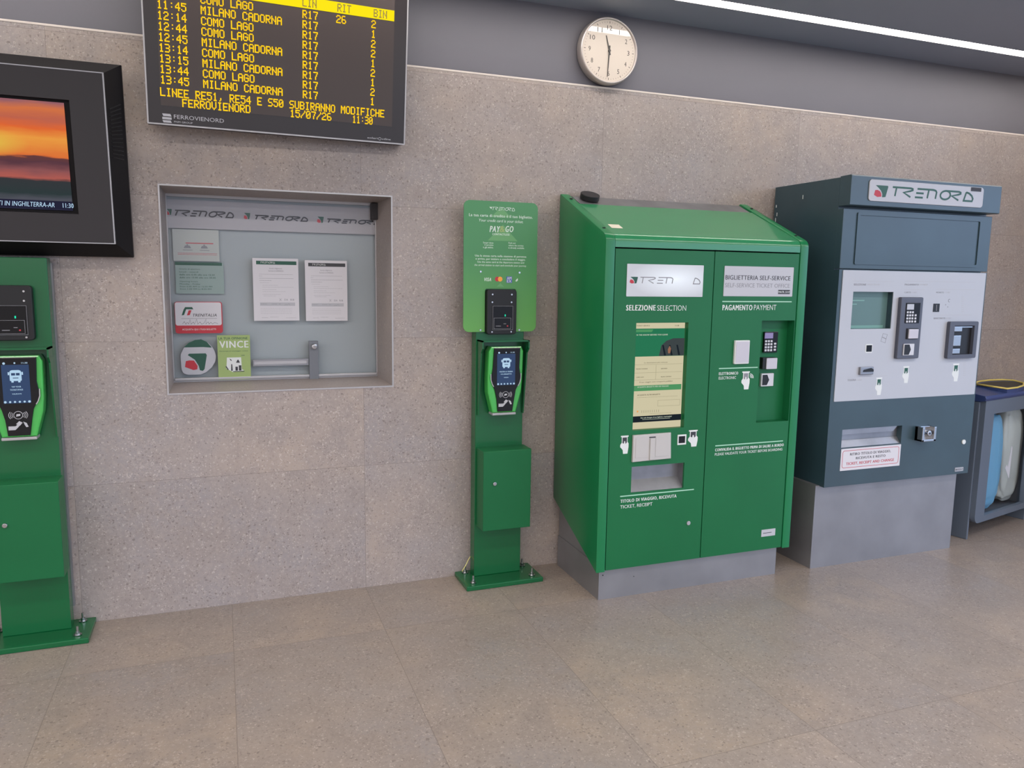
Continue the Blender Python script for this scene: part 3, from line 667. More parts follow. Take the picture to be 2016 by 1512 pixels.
obj('red_emblem', B().poly([(p[0]*w_, p[1]*h_) for p in [(-.76, -.55), (-.70, -.22), (-.5, -.18), (-.25, -.2), (-.06, -.5), (-.08, -.70), (-.3, -.74)]], -.0012), M['red'], root)
# green flyer
root, fr, w_, h_, y = sheet('green_flyer', (437, 1066), (668, 1361), 'lime green flyer with big white lettering leaning at the bottom of the counter glass', 'flyer', M['flyer_green'], ly=GF-0.012)
obj('dark_print', B().text('LA TUA OPINIONE', -w_*.92, w_*.86, h_*.81, h_*.91, y, .02).text('COMO', w_*.42, w_*.66, h_*.06, h_*.11, y, .02).text('Partecipa al sondaggio online', -w_*.88, w_*.86, h_*.27, h_*.31, y), M['logo_green'], root)
obj('white_print', B().text('VINCE', -w_*.88, w_*.90, h_*.44, h_*.74, y, .035).poly([(p[0]*w_, p[1]*h_) for p in [(-.45, 0), (.42, 0), (.45, -.55), (.6, -.6), (-.1, -.66), (-.5, -.5)]], y), M['white'], root)
il = B()
for ps in ([(-.2, -.3), (-.14, -.3), (-.12, -.6), (-.22, -.6)], [(.05, -.42), (.2, -.42), (.2, -.6), (.05, -.6)], [(.26, -.36), (.42, -.36), (.42, -.6), (.26, -.6)], [(.1, -.24), (.18, -.12), (.25, -.1), (.34, -.24)], [(-.55, -.4), (-.5, -.38), (-.36, -.54), (-.42, -.56)], [(-.1, -.62), (.6, -.62), (.6, -.65), (-.1, -.65)], [(-.3, -.05), (-.2, -.08), (-.15, -.16), (-.22, -.14)]):
    il.poly([(p[0]*w_, p[1]*h_) for p in ps], y-.0008)
obj('drawing', il, M['ink'], root)
sm = B(); lines(sm, w_, y, [(-h_*.9, .3, .9)], lw=.0016); obj('small_print', sm, M['logo_green'], root)

# ------------------------------------------------------------------ wall clock
ccx, ccz = 1.9585, 2.797
FK = Fr((ccx, 0.022, ccz)); R0 = 0.170
ck = thing('wall_clock', FK, 'round wall clock with cream dial showing half past eleven on the dark band', 'clock')
obj('case', B().lathe_y([(0.0, 0), (R0-.015, 0), (R0-.006, -.004), (R0, -.02), (R0, -.045), (R0-.003, -.060), (R0-.009, -.066), (R0-.014, -.060), (R0-.016, -.052), (0, -.052)], (0, 0)), M['clock_rim'], ck, smooth=True)
rd = R0-0.0155; yd = -0.054
obj('dial', B().cyl((0, yd, 0), rd, 0.003, seg=72), M['dial'], ck)
yd -= 0.0016
nb = B(); mk = B()
for h in range(1, 13):
    a = math.radians(90-30*h); rn = rd*0.74; cx, cz = rn*math.cos(a), rn*math.sin(a)
    hh = 0.0115; ww = 0.0062*len(str(h)) + (0.0025 if h > 9 else 0); ww = ww if h not in (1,) else 0.0016
    nb.text(str(h), cx-ww, cx+ww, cz-hh, cz+hh, yd, -0.008 if False else 0.0)
for i in range(60):
    a = math.radians(6*i); r0, r1 = (rd*.90, rd*.94) if i % 5 else (rd*.885, rd*.95)
    mk.stroke([(r0*math.cos(a), r0*math.sin(a)), (r1*math.cos(a), r1*math.sin(a))], .0011 if i % 5 else .0028, yd, th=.0004)
obj('numerals', nb, M['clock_ink'], ck); obj('minute_marks', mk, M['clock_ink'], ck)
def hand(name, deg, ln, w0, w1, tail, y):
    a = math.radians(90-deg); d = Vector((math.cos(a), math.sin(a))); n = Vector((-d.y, d.x))
    P = [-d*tail+n*w0*.9, -d*tail-n*w0*.9, n*-w0, d*ln-n*w1, d*ln+n*w1, n*w0]
    obj(name, B().prism([(p.x, p.y) for p in P], y-.0012, y), M['clock_ink'], ck)
hand('hour_hand', 345, rd*.50, .0042, .0026, .022, yd-.001); hand('minute_hand', 183.5, rd*.86, .0038, .0016, .026, yd-.003)
obj('hub', B().cyl((0, yd-.003, 0), .007, .008), M['clock_ink'], ck)

# ------------------------------------------------------------------ departure board
D5 = {'A': '01110 10001 10001 11111 10001 10001 10001', 'B': '11110 10001 10001 11110 10001 10001 11110', 'C': '01110 10001 10000 10000 10000 10001 01110',
'D': '11110 10001 10001 10001 10001 10001 11110', 'E': '11111 10000 10000 11110 10000 10000 11111', 'F': '11111 10000 10000 11110 10000 10000 10000', 'G': '01110 10001 10000 10111 10001 10001 01110',
'H': '10001 10001 10001 11111 10001 10001 10001', 'I': '01110 00100 00100 00100 00100 00100 01110', 'L': '10000 10000 10000 10000 10000 10000 11111', 'M': '10001 11011 10101 10101 10001 10001 10001',
'N': '10001 10001 11001 10101 10011 10001 10001', 'O': '01110 10001 10001 10001 10001 10001 01110', 'R': '11110 10001 10001 11110 10100 10010 10001', 'S': '01111 10000 10000 01110 00001 00001 11110',
'T': '11111 00100 00100 00100 00100 00100 00100', 'U': '10001 10001 10001 10001 10001 10001 01110', 'V': '10001 10001 10001 10001 10001 01010 00100',
'0': '01110 10001 10011 10101 11001 10001 01110', '1': '00100 01100 00100 00100 00100 00100 01110', '2': '01110 10001 00001 00110 01000 10000 11111', '3': '11110 00001 00001 01110 00001 00001 11110',
'4': '00010 00110 01010 10010 11111 00010 00010', '5': '11111 10000 11110 00001 00001 10001 01110', '6': '01110 10000 10000 11110 10001 10001 01110', '7': '11111 00001 00010 00010 00100 00100 00100',
'8': '01110 10001 10001 01110 10001 10001 01110', '9': '01110 10001 10001 01111 00001 00001 01110', ':': '00000 00100 00000 00000 00100 00000 00000', ',': '00000 00000 00000 00000 00100 00100 01000', '/': '00001 00001 00010 00100 01000 10000 10000', ' ': '0'}
def dots(b, s, x, z, pw, ph, y):
    """s from top-left (x,z); pw, ph dot pitches; runs of dots in a row join up"""
    t = bmesh.new()
    for ch in s:
        rows = D5[ch].split()
        if len(rows) == 7:
            for j, rw in enumerate(rows):
                i = 0
                while i < 5:
                    if rw[i] == '1':
                        k = i
                        while k+1 < 5 and rw[k+1] == '1': k += 1
                        xa, xb = x+i*pw-.12*pw, x+(k+1)*pw+.12*pw; zt_, zb2 = z-j*ph+ph*.03, z-(j+1)*ph-ph*.03
                        v = [t.verts.new(c_) for c_ in ((xa, y, zb2), (xb, y, zb2), (xb, y, zt_), (xa, y, zt_))]; t.faces.new(v)
                        i = k+1
                    else: i += 1
        x += 6*pw
    r = bmesh.ops.extrude_face_region(t, geom=list(t.faces)); bmesh.ops.translate(t, vec=(0, -.0008, 0), verts=[v for v in r['geom'] if isinstance(v, bmesh.types.BMVert)])
    bmesh.ops.recalc_face_normals(t, faces=t.faces); b.merge(t)
kb = Crop(260, 0, 3.6)
o_ = Vector((0, 0, 0)); tt = (-0.15-CAM.y)/ray(290, 243).y; o_ = CAM + ray(290, 243)*tt
FB = Fr(o_, math.radians(2.673), math.radians(6.9))
BW = FB.at(797, 287, 0)[0]; BH = 0.86
bd_ = thing('departure_board', FB, 'black electronic departure board with amber dot letters hanging above the ticket counter', 'departure board')
obj('housing', B().box(0, BW, 0.012, 0.10, 0, BH, 0.004), M['anthracite'], bd_)
obj('silver_edge', B().plate(rr(0, BW, 0, BH, .004), [rc((0.006, BW-.006, .006, BH-.006))], -0.001, 0.012), M['alu'], bd_)
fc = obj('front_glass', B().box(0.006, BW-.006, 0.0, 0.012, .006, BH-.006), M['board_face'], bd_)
lx0, lz0 = FB.at(*kb(205, 745), 0); lx1 = FB.at(*kb(1842, 890), 0)[0]
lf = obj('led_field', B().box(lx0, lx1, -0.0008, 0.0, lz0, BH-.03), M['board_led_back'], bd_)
am = B(); yl = -0.0008
def brow(n):  # n = 0 first row .. 8 last row, taken from the last (R17) row upward
    a = FB.at(*kb(1210, 640), 0)[1]; c_ = FB.at(*kb(1210, 70), 0)[1]
    return a + (c_-a)*(8-n)/8.0
ph = (brow(0)-brow(8))/8*0.80/7
xt = FB.at(*kb(199, 525), 0)[0]; xd = FB.at(*kb(503, 555), 0)[0]; xd1 = FB.at(*kb(1066, 620), 0)[0]; xr_ = FB.at(*kb(1210, 640), 0)[0]; xn = FB.at(*kb(1688, 690), 0)[0]
pw = (xd1-xd)/(14*6-1)
pt = (FB.at(*kb(402, 540), 0)[0]-xt)/(5*6-1)
rows = [(None, 'COMO LAGO', '2'), ('11:45', 'MILANO CADORNA', '1'), ('12:14', 'COMO LAGO', '2'), ('12:44', 'COMO LAGO', '2'), ('12:45', 'MILANO CADORNA', '1'), ('13:14', 'COMO LAGO', '2'), ('13:15', 'MILANO CADORNA', '1'), ('13:44', 'COMO LAGO', '2'), ('13:45', 'MILANO CADORNA', '1')]
for n, (tm, ds, pl) in enumerate(rows):
    z = brow(n)
    if tm: dots(am, tm, xt, z, pt, ph, yl)
    dots(am, ds, xd, z, pw, ph, yl); dots(am, 'R17', xr_, z, pw*.98, ph, yl); dots(am, pl, xn, z, pw, ph, yl)
dots(am, '26', FB.at(*kb(1447, 115), 0)[0], brow(0), pw, ph, yl)
s1 = 'LINEE RE51, RE54 E S50 SUBIRANNO MODIFICHE'
xa, za = FB.at(*kb(198, 618), 0); xb = FB.at(*kb(1787, 800), 0)[0]; pm = (xb-xa)/(len(s1)*6-1)
dots(am, s1, xa, za, pm, ph*1.02, yl)
xf, zf = FB.at(*kb(355, 702), 0); zf = FB.at(*kb(355, 700), 0)[1]
dots(am, 'FERROVIENORD', xf, zf, (FB.at(*kb(838, 770), 0)[0]-xf)/71, ph, yl)
xf = FB.at(*kb(1120, 790), 0)[0]; dots(am, '15/07/26', xf, zf, (FB.at(*kb(1412, 830), 0)[0]-xf)/47, ph, yl)
xf = FB.at(*kb(1562, 830), 0)[0]; dots(am, '11:30', xf, zf, (FB.at(*kb(1704, 860), 0)[0]-xf)/29, ph, yl)
obj('led_letters', am, M['amber'], lf)
zb0 = FB.at(*kb(1855, 152), 0)[1]; zb1 = FB.at(*kb(1858, 76), 0)[1]; xbr = FB.at(*kb(1858, 110), 0)[0]
hb_ = obj('led_header_bar', B().box(lx0+.01, xbr, -0.002, -0.0008, zb0, zb1), M['amber_bar'], lf)
db = B()
for s_, X in (('LIN', xr_), ('RIT', FB.at(*kb(1455, 100), 0)[0]), ('BIN', FB.at(*kb(1712, 110), 0)[0])):
    dots(db, s_, X, zb1-(zb1-zb0-7*ph)/2, pw*.9, ph, -0.002)
obj('header_letters', db, M['unlit'], hb_)
lt = B(); a = FB.rect(kb(296, 812), kb(652, 876), 0); lt.text('FERROVIENORD', a[0], a[1], FB.at(*kb(296, 840), 0)[1], FB.at(*kb(296, 812), 0)[1], 0, .0)
lt.text('FNM GROUP', a[0], FB.at(*kb(430, 880), 0)[0], FB.at(*kb(296, 868), 0)[1], FB.at(*kb(296, 856), 0)[1], 0)
e0, e1, e2, e3 = FB.rect(kb(213, 803), kb(282, 872), 0)
for q0, q1, dx in ((.0, .26, .01), (.36, .62, -.0), (.72, 1.0, .01)):
    lt.poly([(e0+dx*.4, e2+(e3-e2)*q0), (e1, e2+(e3-e2)*q0), (e1-dx*.4, e2+(e3-e2)*q1), (e0, e2+(e3-e2)*q1)], 0)
a = FB.rect(kb(1668, 968), kb(1832, 998), 0); lt.text('solari', a[0], a[0]+(a[1]-a[0])*.44, a[2]+.002, a[2]+.010, 0, .0).text('udine', a[0]+(a[1]-a[0])*.62, a[1], a[2]+.002, a[2]+.010, 0, .0)
lt.stroke([(a[0]+(a[1]-a[0])*.53+.006*math.cos(q), a[2]+.005+.006*math.sin(q)) for q in [i*math.pi/6 for i in range(12)]], .0015, 0, closed=True)
obj('maker_lettering', lt, M['sign_grey'], fc)
for x in (BW*.25, BW*.75):
    obj('wall_bracket', B().box(x-.03, x+.03, 0.09, 0.30, BH*.62, BH*.66), M['anthracite'], bd_)

# ------------------------------------------------------------------ television
tv0 = CAM + ray(263, 507)*((-0.045-CAM.y)/ray(263, 507).y)
FT = Fr(tv0, 0.0, math.radians(8))
TH = FT.at(236, 128, 0)[1]
fxr, fz0 = FT.at(228, 480, -0.11); fz1 = FT.at(200.8, 143, -0.11)[1]
sx1, sz1 = FT.at(126.6, 203, -0.10); sz0 = FT.at(144, 414.5, -0.10)[1]
sx1 = (sx1 + FT.at(144, 414.5, -0.10)[0])/2
SWd = (sz1-sz0)*1.72; mr = fxr-sx1
sx0 = sx1-SWd; fx0 = sx0-mr
tv = thing('television', FT, 'black framed television showing an orange sunset above the plain green validator column', 'television')
t = bmesh.new()
A_ = [t.verts.new(c_) for c_ in ((fx0-(0-fxr), 0.0, 0), (0, 0.0, 0), (0, 0.0, TH), (fx0+fxr, 0.0, TH))]
A_[0].co.x = fx0+fxr; 
B_ = [t.verts.new(c_) for c_ in ((fx0, -0.105, fz0), (fxr, -0.105, fz0), (fxr, -0.105, fz1), (fx0, -0.105, fz1))]
A2 = [t.verts.new((v.co.x, 0.03, v.co.z)) for v in A_]
for i in range(4):
    j = (i+1) % 4; t.faces.new((A_[i], A_[j], B_[j], B_[i])); t.faces.new((A2[i], A2[j], A_[j], A_[i]))
t.faces.new(A2[::-1]); t.faces.new(B_)
bmesh.ops.recalc_face_normals(t, faces=t.faces)
obj('casing', B().merge(t), M['casing'], tv)
vt = B()
for i in range(14):   # ventilation slats on the right flank
    z = TH*.52 + i*0.017; f_ = .45
    xa, xb = fxr*.82, fxr*.18
    vt.tube([(xa, -0.105*.82-.001, fz0+(fz1-fz0)*((z-0)/TH)), (xb, -0.105*.18-.001, z+.002)], .0022, 6)
obj('ventilation_slats', vt, M['black'], tv)
obj('front_bezel', B().plate(rc((fx0+.004, fxr-.004, fz0+.004, fz1-.004)), [rc((sx0-.03, sx1+.022, sz0-.012, sz1+.012))], -0.125, -0.105), M['anthracite'], tv)
obj('bezel_line', B().plate(rc((fx0, fxr, fz0, fz1)), [rc((fx0+.004, fxr-.004, fz0+.004, fz1-.004))], -0.124, -0.106), M['sign_grey'], tv)
sc_ = obj('screen', B().box(sx0, sx1, -0.112, -0.106, sz0, sz1), M['sunset'], tv)
obj('ticker_bar', B().box(sx0, sx1, -0.1135, -0.112, sz0+.004, sz0+.036), M['tick_dark'], sc_)
ct = B(); a = FT.at(147/1.0*0+2, 409, -0.1135)
kt = Crop(0, 80, 3.436)
e = FT.rect(kt(2, 1110), kt(372, 1143), -0.1135)
ct.text('TTI IN INGHILTERRA-AR', e[0]-.02, e[1], sz0+.011, sz0+.029, -0.1135, .01, .15)
e = FT.rect(kt(425, 1120), kt(500, 1143), -0.1135); ct.text('11:30', e[0], e[1], sz0+.011, sz0+.029, -0.1135, .02)
obj('ticker_text', ct, M['screen_ice'], sc_)

# ------------------------------------------------------------------ validator columns
def hexnut(b, x, y, z):
    b.cyl((x, y, z+.003), .017, .002, 'z').cyl((x, y, z+.010), .010, .012, 'z', seg=6).cyl((x, y, z+.024), .005, .032, 'z', seg=12)
def validator_column(fr, label, lines_, group):
    c = thing('ticket_validator_column', fr, label, 'ticket validator', group)
    obj('base_plate', B().box(-.2135, .2135, -.225, .0, 0, .025, .004), M['pole_green'], c)
    for (x, y) in ((-.165, -.18), (.165, -.18), (-.165, -.035), (.165, -.035)):
        h = B(); hexnut(h, x, y, .025); obj('anchor_bolt', h, M['chrome'], c, smooth=False)
    obj('pole', B().box(-.135, .128, -.10, -.03, .025, 1.66, .003), M['pole_green'], c)
    obj('back_rail', B().box(-.120, .134, -.028, -.006, .10, 1.64), M['dull_steel'], c)
    # lower service box
    x = obj('service_box', B().box(-.127, .136, -.215, -.098, .308, .728, .003), M['green'], c)
    obj('lock', B().cyl((-.066, -.219, .558), .010, .010, bev=.002).box(-.067, -.065, -.2245, -.2235, .553, .563), M['chrome'], x)
    # hood around the validator
    hd2 = B()
    for sx in (-1, 1):
        xx = -.128 if sx < 0 else .121
        hd2.prism([(-.10, .90), (-.115, .90), (-.16, 1.225), (-.185, 1.25), (-.185, 1.29), (-.10, 1.29)], xx, xx+.007, axis='x')
    hd2.box(-.128, .128, -.185, -.10, 1.283, 1.29)
    obj('hood', hd2, M['pole_green'], c)
    # card reader block
    rd_ = obj('card_reader', B().prism(rr(-.088, .072, 1.318, 1.545, .014), -.135, -.10, .003), M['black'], c)
    pl = obj('reader_window', B().prism(rr(-.058, .050, 1.342, 1.462, .003), -.1385, -.134), M['gloss_black'], rd_)
    fr_ = B().stroke([(-.058, 1.342), (.050, 1.342), (.050, 1.462), (-.058, 1.462)], .0014, -.1385, True).stroke([(-.052, 1.347), (.040, 1.347), (.040, 1.402), (-.052, 1.402)], .0014, -.1385, True)
    fr_.stroke([(-.042, 1.361), (-.014, 1.361)], .003, -.1385).stroke([(.000, 1.372), (.014, 1.372)], .003, -.1385)
    obj('window_print', fr_, M['grey_ink'], pl)
    obj('red_mark', B().poly(circ(.022, 1.361, .004, 10), -.1385), M['red'], pl)
    obj('green_light', B().box(.006, .011, -.1395, -.1385, 1.410, 1.420), M['green_led'], pl)
    for (sx, sz) in ((-.060, 1.521), (.044, 1.521), (-.061, 1.482), (.043, 1.482), (-.061, 1.331), (.043, 1.331)):
        obj('screw', B().cyl((sx, -.136, sz), .0042, .003), M['chrome'], rd_)
    # validator unit
    V = obj('validator_unit', B().prism([(-.088, 1.235), (-.074, 1.258), (.088, 1.258), (.100, 1.235), (.096, 1.08), (.090, 1.02), (.062, .918), (-.064, .918), (-.090, 1.02), (-.092, 1.09)], -.17, -.105, .006), M['lime'], c)
    bf = [(-.062, 1.252), (.080, 1.252), (.076, 1.15), (.084, 1.10), (.078, 1.075), (.058, 1.035), (.050, .99), (.040, .925), (-.040, .925), (-.046, .99), (-.056, 1.035), (-.072, 1.075), (-.076, 1.10), (-.068, 1.15)]
    F2_ = obj('black_face', B().prism(bf, -.178, -.165, .002), M['gloss_black'], V)
    obj('bottom_lip', B().box(-.066, .062, -.172, -.11, .905, .917, .002), M['alu'], V)
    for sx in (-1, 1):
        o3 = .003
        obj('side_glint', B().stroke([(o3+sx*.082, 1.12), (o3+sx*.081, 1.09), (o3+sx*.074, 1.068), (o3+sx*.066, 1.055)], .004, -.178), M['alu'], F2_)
    s_ = obj('screen', B().box(-.046, .052, -.1795, -.178, 1.062, 1.222), M['screen_blue'], F2_)
    g = B(); y_ = -.1795; cx = .003
    g.prism(rr(cx-.021, cx+.021, 1.155, 1.200, (.004, .004, .010, .010), 4), y_-.0006, y_)
    g.box(cx-.027, cx-.022, y_-.0006, y_, 1.180, 1.192).box(cx+.022, cx+.027, y_-.0006, y_, 1.180, 1.192).box(cx-.016, cx-.008, y_-.0006, y_, 1.149, 1.155).box(cx+.008, cx+.016, y_-.0006, y_, 1.149, 1.155)
    for q, L_ in enumerate(lines_):
        n = len(L_)*.0021; z = 1.128-q*.0125 - (.004 if q == 2 else 0)
        g.text(L_, cx-n, cx+n, z, z+(.006 if q < 2 else .0045), y_, .02)
    for q in range(6):
        X = -.040+q*.0172; g.poly(circ(X, 1.068, .0042 if q not in (0, 5) else .005, 8), y_)
    g.poly(circ(-.036, 1.228, .005, 8), -.178).poly(circ(cx-.001, 1.229, .0035, 8), -.178).text('11:30', .026, .048, 1.226, 1.232, -.178, .02)
    obj('screen_graphics', g, M['screen_ice'], s_)
    obj('bus_windows', B().box(cx-.015, cx-.001, y_-.0012, y_-.0006, 1.178, 1.188).box(cx+.002, cx+.015, y_-.0012, y_-.0006, 1.178, 1.188).box(cx-.010, cx+.010, y_-.0012, y_-.0006, 1.166, 1.169), M['screen_blue'], s_)
    g = B(); g.stroke(circ(.002, 1.012, .016, 20), .0018, -.178, True).poly([(-.006, 1.006), (.009, 1.009), (.010, 1.017), (-.004, 1.016)], -.178)
    for sx in (-1, 1):
        for r2 in (.022, .028, .034):
            g.stroke([(.002+sx*r2*math.cos(q), 1.012+r2*math.sin(q)*.75) for q in [math.radians(v) for v in (-35, -15, 0, 15, 35)]], .0018, -.178)
    g.poly([(-.036, .966), (-.010, .966), (.010, .985), (.000, .962), (-.012, .950), (-.036, .950)], -.178).poly([(-.008, .975), (.004, .987), (.016, .980), (.004, .966)], -.1783).poly([(.018, .984), (.030, .978), (.036, .962), (.028, .960), (.022, .972)], -.178)
    obj('tap_symbol', g, M['sign_grey'], F2_)
    return c
FV = Fr((1.3475, 0.0, 0.0)); FV2 = Fr((-0.8035, 0.0, 0.0))
GV = 'green ticket validator columns'
vc = validator_column(FV, 'green validator column topped by a light green contactless payment sign', ('MOSTRA LA TESSERA', 'O IL BIGLIETTO', 'VALIDA'), GV)
validator_column(FV2, 'plain green validator column without a sign standing beneath the television', ('TAP YOUR', 'TICKET/PASS', 'VALIDATE'), GV)
obj('earth_wire', B().tube([(-.19, -.06, .045), (-.165, -.05, .075), (-.150, -.045, .10), (-.138, -.04, .115)], .0025, 8), M['wire'], vc, smooth=True)
# the sign on the middle column
k5 = Crop(890, 380, 5.04); SY = -0.112
s0, s1_, s2_, s3_ = (-.2065, .1895, 1.330, 1.985)
hole = [(-.092, 1.300+.03), (-.092, 1.545), (-.086, 1.552), (.068, 1.552), (.076, 1.545), (.076, 1.33)]
outl = rr(s0, s1_, s2_, s3_, .030)
# open notch at the bottom for the reader
i0 = 7
pts = outl[:i0] + [(-.092, s2_), (-.092, 1.543), (-.086, 1.549), (.070, 1.549), (.076, 1.543), (.076, s2_)] + outl[i0:]
sg = obj('payment_sign', B().prism(pts, SY, SY+.006), M['sign_green'], vc, label='light green contactless payment sign board')
def q5(a, b_): return FV.rect(k5(*a), k5(*b_), SY)
w5, l5 = B(), B()
r_ = q5((398, 137), (620, 181)); wordmark(w5, r_[0], r_[1], r_[2]+.001, r_[3]-.001, SY, w=.0022)
r_ = q5((370, 137), (396, 160)); w5.poly([(r_[0], r_[3]), (r_[1], r_[3]), (r_[1]-.003, r_[2])], SY)
def tx5(body, tl, br, bold, sl=0.0):
    r = q5(tl, br); w5.text(body, r[0], r[1], r[2], r[3], SY, bold, sl)
def line5(body, x0, x1, yt, yb, bold=0.0, sl=0.0):
    # yt, yb: cap-top and baseline where the line starts; the sign is a true rectangle so one height serves the whole line
    a = FV.at(*k5(x0, yt), SY); c_ = FV.at(*k5(x0, yb), SY); e_ = FV.at(*k5(x1, yb), SY)
    w5.text(body, a[0], e_[0], c_[1], a[1], SY, bold, sl)
line5('La tua carta di credito è il tuo biglietto.', 168, 800, 200, 228, .018)
line5('Your credit card is your ticket.', 262, 706, 254, 281, .0, .2)
line5('CONTACTLESS', 400, 570, 398, 417, .03)
line5('Usa la stessa carta nella stazione di partenza', 228, 736, 610, 629, .02)
line5('e arrivo, per iniziare e concludere il viaggio.', 234, 728, 641, 660, .02)
line5('Use the same card at the departure station and', 252, 714, 672, 691, .0)
line5('the arrival station to start and conclude your journey.', 222, 738, 703, 722, .0)
line5('Scopri dove', 308, 410, 483, 500); line5('il servizio', 322, 410, 506, 522); line5('è già attivo.', 308, 410, 528, 546)
line5('Find out', 560, 630, 487, 503); line5('where the service', 560, 708, 511, 527); line5('is already available.', 560, 718, 534, 551)
line5('PAY', 372, 470, 326, 386, .05, .15); line5('GO', 526, 605, 326, 386, .05, .15); line5('VISA', 314, 388, 840, 874, .04, .2)
r_ = q5((628, 845), (652, 880)); w5.poly([(r_[0], r_[2]+.003), (r_[0]+.006, r_[3]-.006), (r_[1], r_[3]), (r_[1], r_[2]+.006), (r_[0]+.006, r_[2])], SY)
obj('white_lettering', w5, M['pale'], sg)
ar = B()
for ax, az, hw, hh in ((-.010, 1.957, .055, .05), (-.010, 1.578, .020, .018)):
    ar.poly([(ax-hw, az-hh), (ax+hw, az-hh), (ax, az)], SY, .0003)
r_ = q5((355, 430), (650, 480)); ar.poly([(r_[0], r_[2]), (r_[1], r_[2]), ((r_[0]+r_[1])/2, r_[3]+.06)], SY, .0003)
obj('arrow_print', ar, M['sign_arrow'], sg)
yb_ = B(); a = FV.at(*k5(472, 326), SY); c_ = FV.at(*k5(472, 386), SY); e_ = FV.at(*k5(524, 386), SY); yb_.text('&', a[0], e_[0], c_[1], a[1], SY, .03)
obj('ampersand', yb_, M['flyer_green'], sg)
r_ = q5((425, 828), (500, 880)); rr2 = (r_[3]-r_[2])*.5; cz = (r_[2]+r_[3])/2
obj('red_disc', B().poly(circ(r_[0]+rr2, cz, rr2*.95), SY), M['red'], sg); obj('orange_disc', B().poly(circ(r_[1]-rr2, cz, rr2*.95), SY, .0009), M['orange'], sg)
r_ = q5((540, 828), (594, 892)); bb = obj('blue_card_mark', B().poly(rc(r_), SY), M['blue_print'], sg)
obj('card_mark_lettering', B().text('AM', r_[0]+.003, r_[1]-.003, (r_[2]+r_[3])/2+.001, r_[3]-.002, SY-.0006, .02).text('EX', r_[0]+.003, r_[1]-.003, r_[2]+.002, (r_[2]+r_[3])/2-.001, SY-.0006, .02), M['white'], bb)
for p in ((283, 780), (668, 790), (280, 1360), (665, 1358)):
    a = FV.at(*k5(*p), SY); obj('screw', B().cyl((a[0], SY-.001, a[1]), .0048, .004), M['chrome'], sg)

# ------------------------------------------------------------------ hand pictogram shared by the machines
def hand_icon(b, r, y, down=True):
    x0, x1, z0, z1 = r; W_, H_ = x1-x0, z1-z0
    q = lambda ps: [(x0+p[0]*W_, z0+p[1]*H_) for p in ps]
    b.poly(q([(.05, 1), (.95, 1), (.95, .93), (.84, .93), (.84, .66), (.98, .56), (.98, .36), (.88, .0), (.36, .0), (.30, .22), (.0, .38), (.0, .5), (.16, .62), (.16, .93), (.05, .93)]), y)
def hand_detail(b, r, y):
    x0, x1, z0, z1 = r; W_, H_ = x1-x0, z1-z0
    q = lambda ps: [(x0+p[0]*W_, z0+p[1]*H_) for p in ps]
    b.poly(q([(.24, .90), (.76, .90), (.76, .62), (.62, .54), (.56, .70), (.44, .70), (.40, .56), (.24, .60)]), y-.0006)

# ------------------------------------------------------------------ green ticket machine
FG = Fr((2.295, 0.0, 0.0)); gx = FG.o.x
gm = thing('green_ticket_machine', FG, 'bright green self-service ticket machine with sloping roof standing against the wall', 'ticket machine', 'ticket machines along the wall')
HX = 0.595; GFy = -0.556
k1 = Crop(1080, 360, 3.733); k2 = Crop(1200, 620, 6.3); kr = Crop(1400, 620, 5.04); kl = Crop(1180, 840, 6.873); k6 = Crop(1080, 900, 3.733)
def G(k, a, b_, ly=GFy): return FG.rect(k(*a), k(*b_), ly)
pl = obj('plinth', B().box(1.730-gx, 2.824-gx, -.535, -.03, 0, .175), M['dull_steel'], gm)
obj('plinth_rivets', B().cyl((1.752-gx, -.5355, .128), .003, .003).cyl((1.93-gx, -.5355, .10), .002, .003), M['black'], pl)
prof = [(-.56, .155), (-.56, 1.782)] + [(-.56+.047*(1-math.cos(math.radians(q))), 1.782+.047*math.sin(math.radians(q))) for q in range(8, 67, 8)] + [(-.03, 2.048), (-.02, 2.045), (-.02, .395)]
for sx in (-1, 1):
    xa = -HX if sx < 0 else HX-.05
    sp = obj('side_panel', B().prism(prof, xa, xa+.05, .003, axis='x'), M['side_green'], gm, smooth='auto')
    for yy in (-.48, -.10):
        zz = 1.822+(yy+.535)*.4475; obj('roof_screw', B().cyl((xa+.028, yy, zz+.002), .008, .006, 'z', seg=6), M['black'], sp)
obj('rear_panel', B().box(-HX+.05, HX-.05, -.05, -.02, .17, 2.03), M['green'], gm)
obj('cabinet', B().box(-HX+.05, HX-.05, -.47, -.05, .172, 1.77), M['seam'], gm)
obj('lower_skirt', B().prism([(-.52, .175), (-.03, .175), (-.03, .42), (-.10, .42)], -HX+.035, -HX+.05, axis='x'), M['dull_steel'], gm)
# rounded shoulder and roof
arc = [(-.556+.045*(1-math.cos(math.radians(q))), 1.782+.045*math.sin(math.radians(q))) for q in range(0, 67, 6)]
sh = [(-.470, 1.757), (-.556, 1.757)] + arc + [(-.148, 1.991), (-.148, 1.972), (-.47, 1.815)]
rf = obj('roof', B().prism(sh, -HX+.052, HX-.052, axis='x'), M['roof_green_sheen'], gm, smooth='auto')
obj('roof_rear_strip', B().prism([(-.147, 1.989), (-.035, 2.039), (-.035, 2.029), (-.147, 1.979)], -HX+.062, HX-.062, axis='x'), M['steel'], gm)
def on_roof(x, yy): return 1.822 + (yy+.535)*.4475
a = 1.86-gx; yy = -.082
pk = B(); pk.cyl((0, 0, 0), .052, .028, 'z', seg=40, bev=.004)
po = obj('black_puck', pk, M['black'], gm, label='black round cap on top', smooth=False); po.location = (1.845-gx, yy, on_roof(0, yy)+.013); po.rotation_euler = (math.atan(.4475), 0, 0)
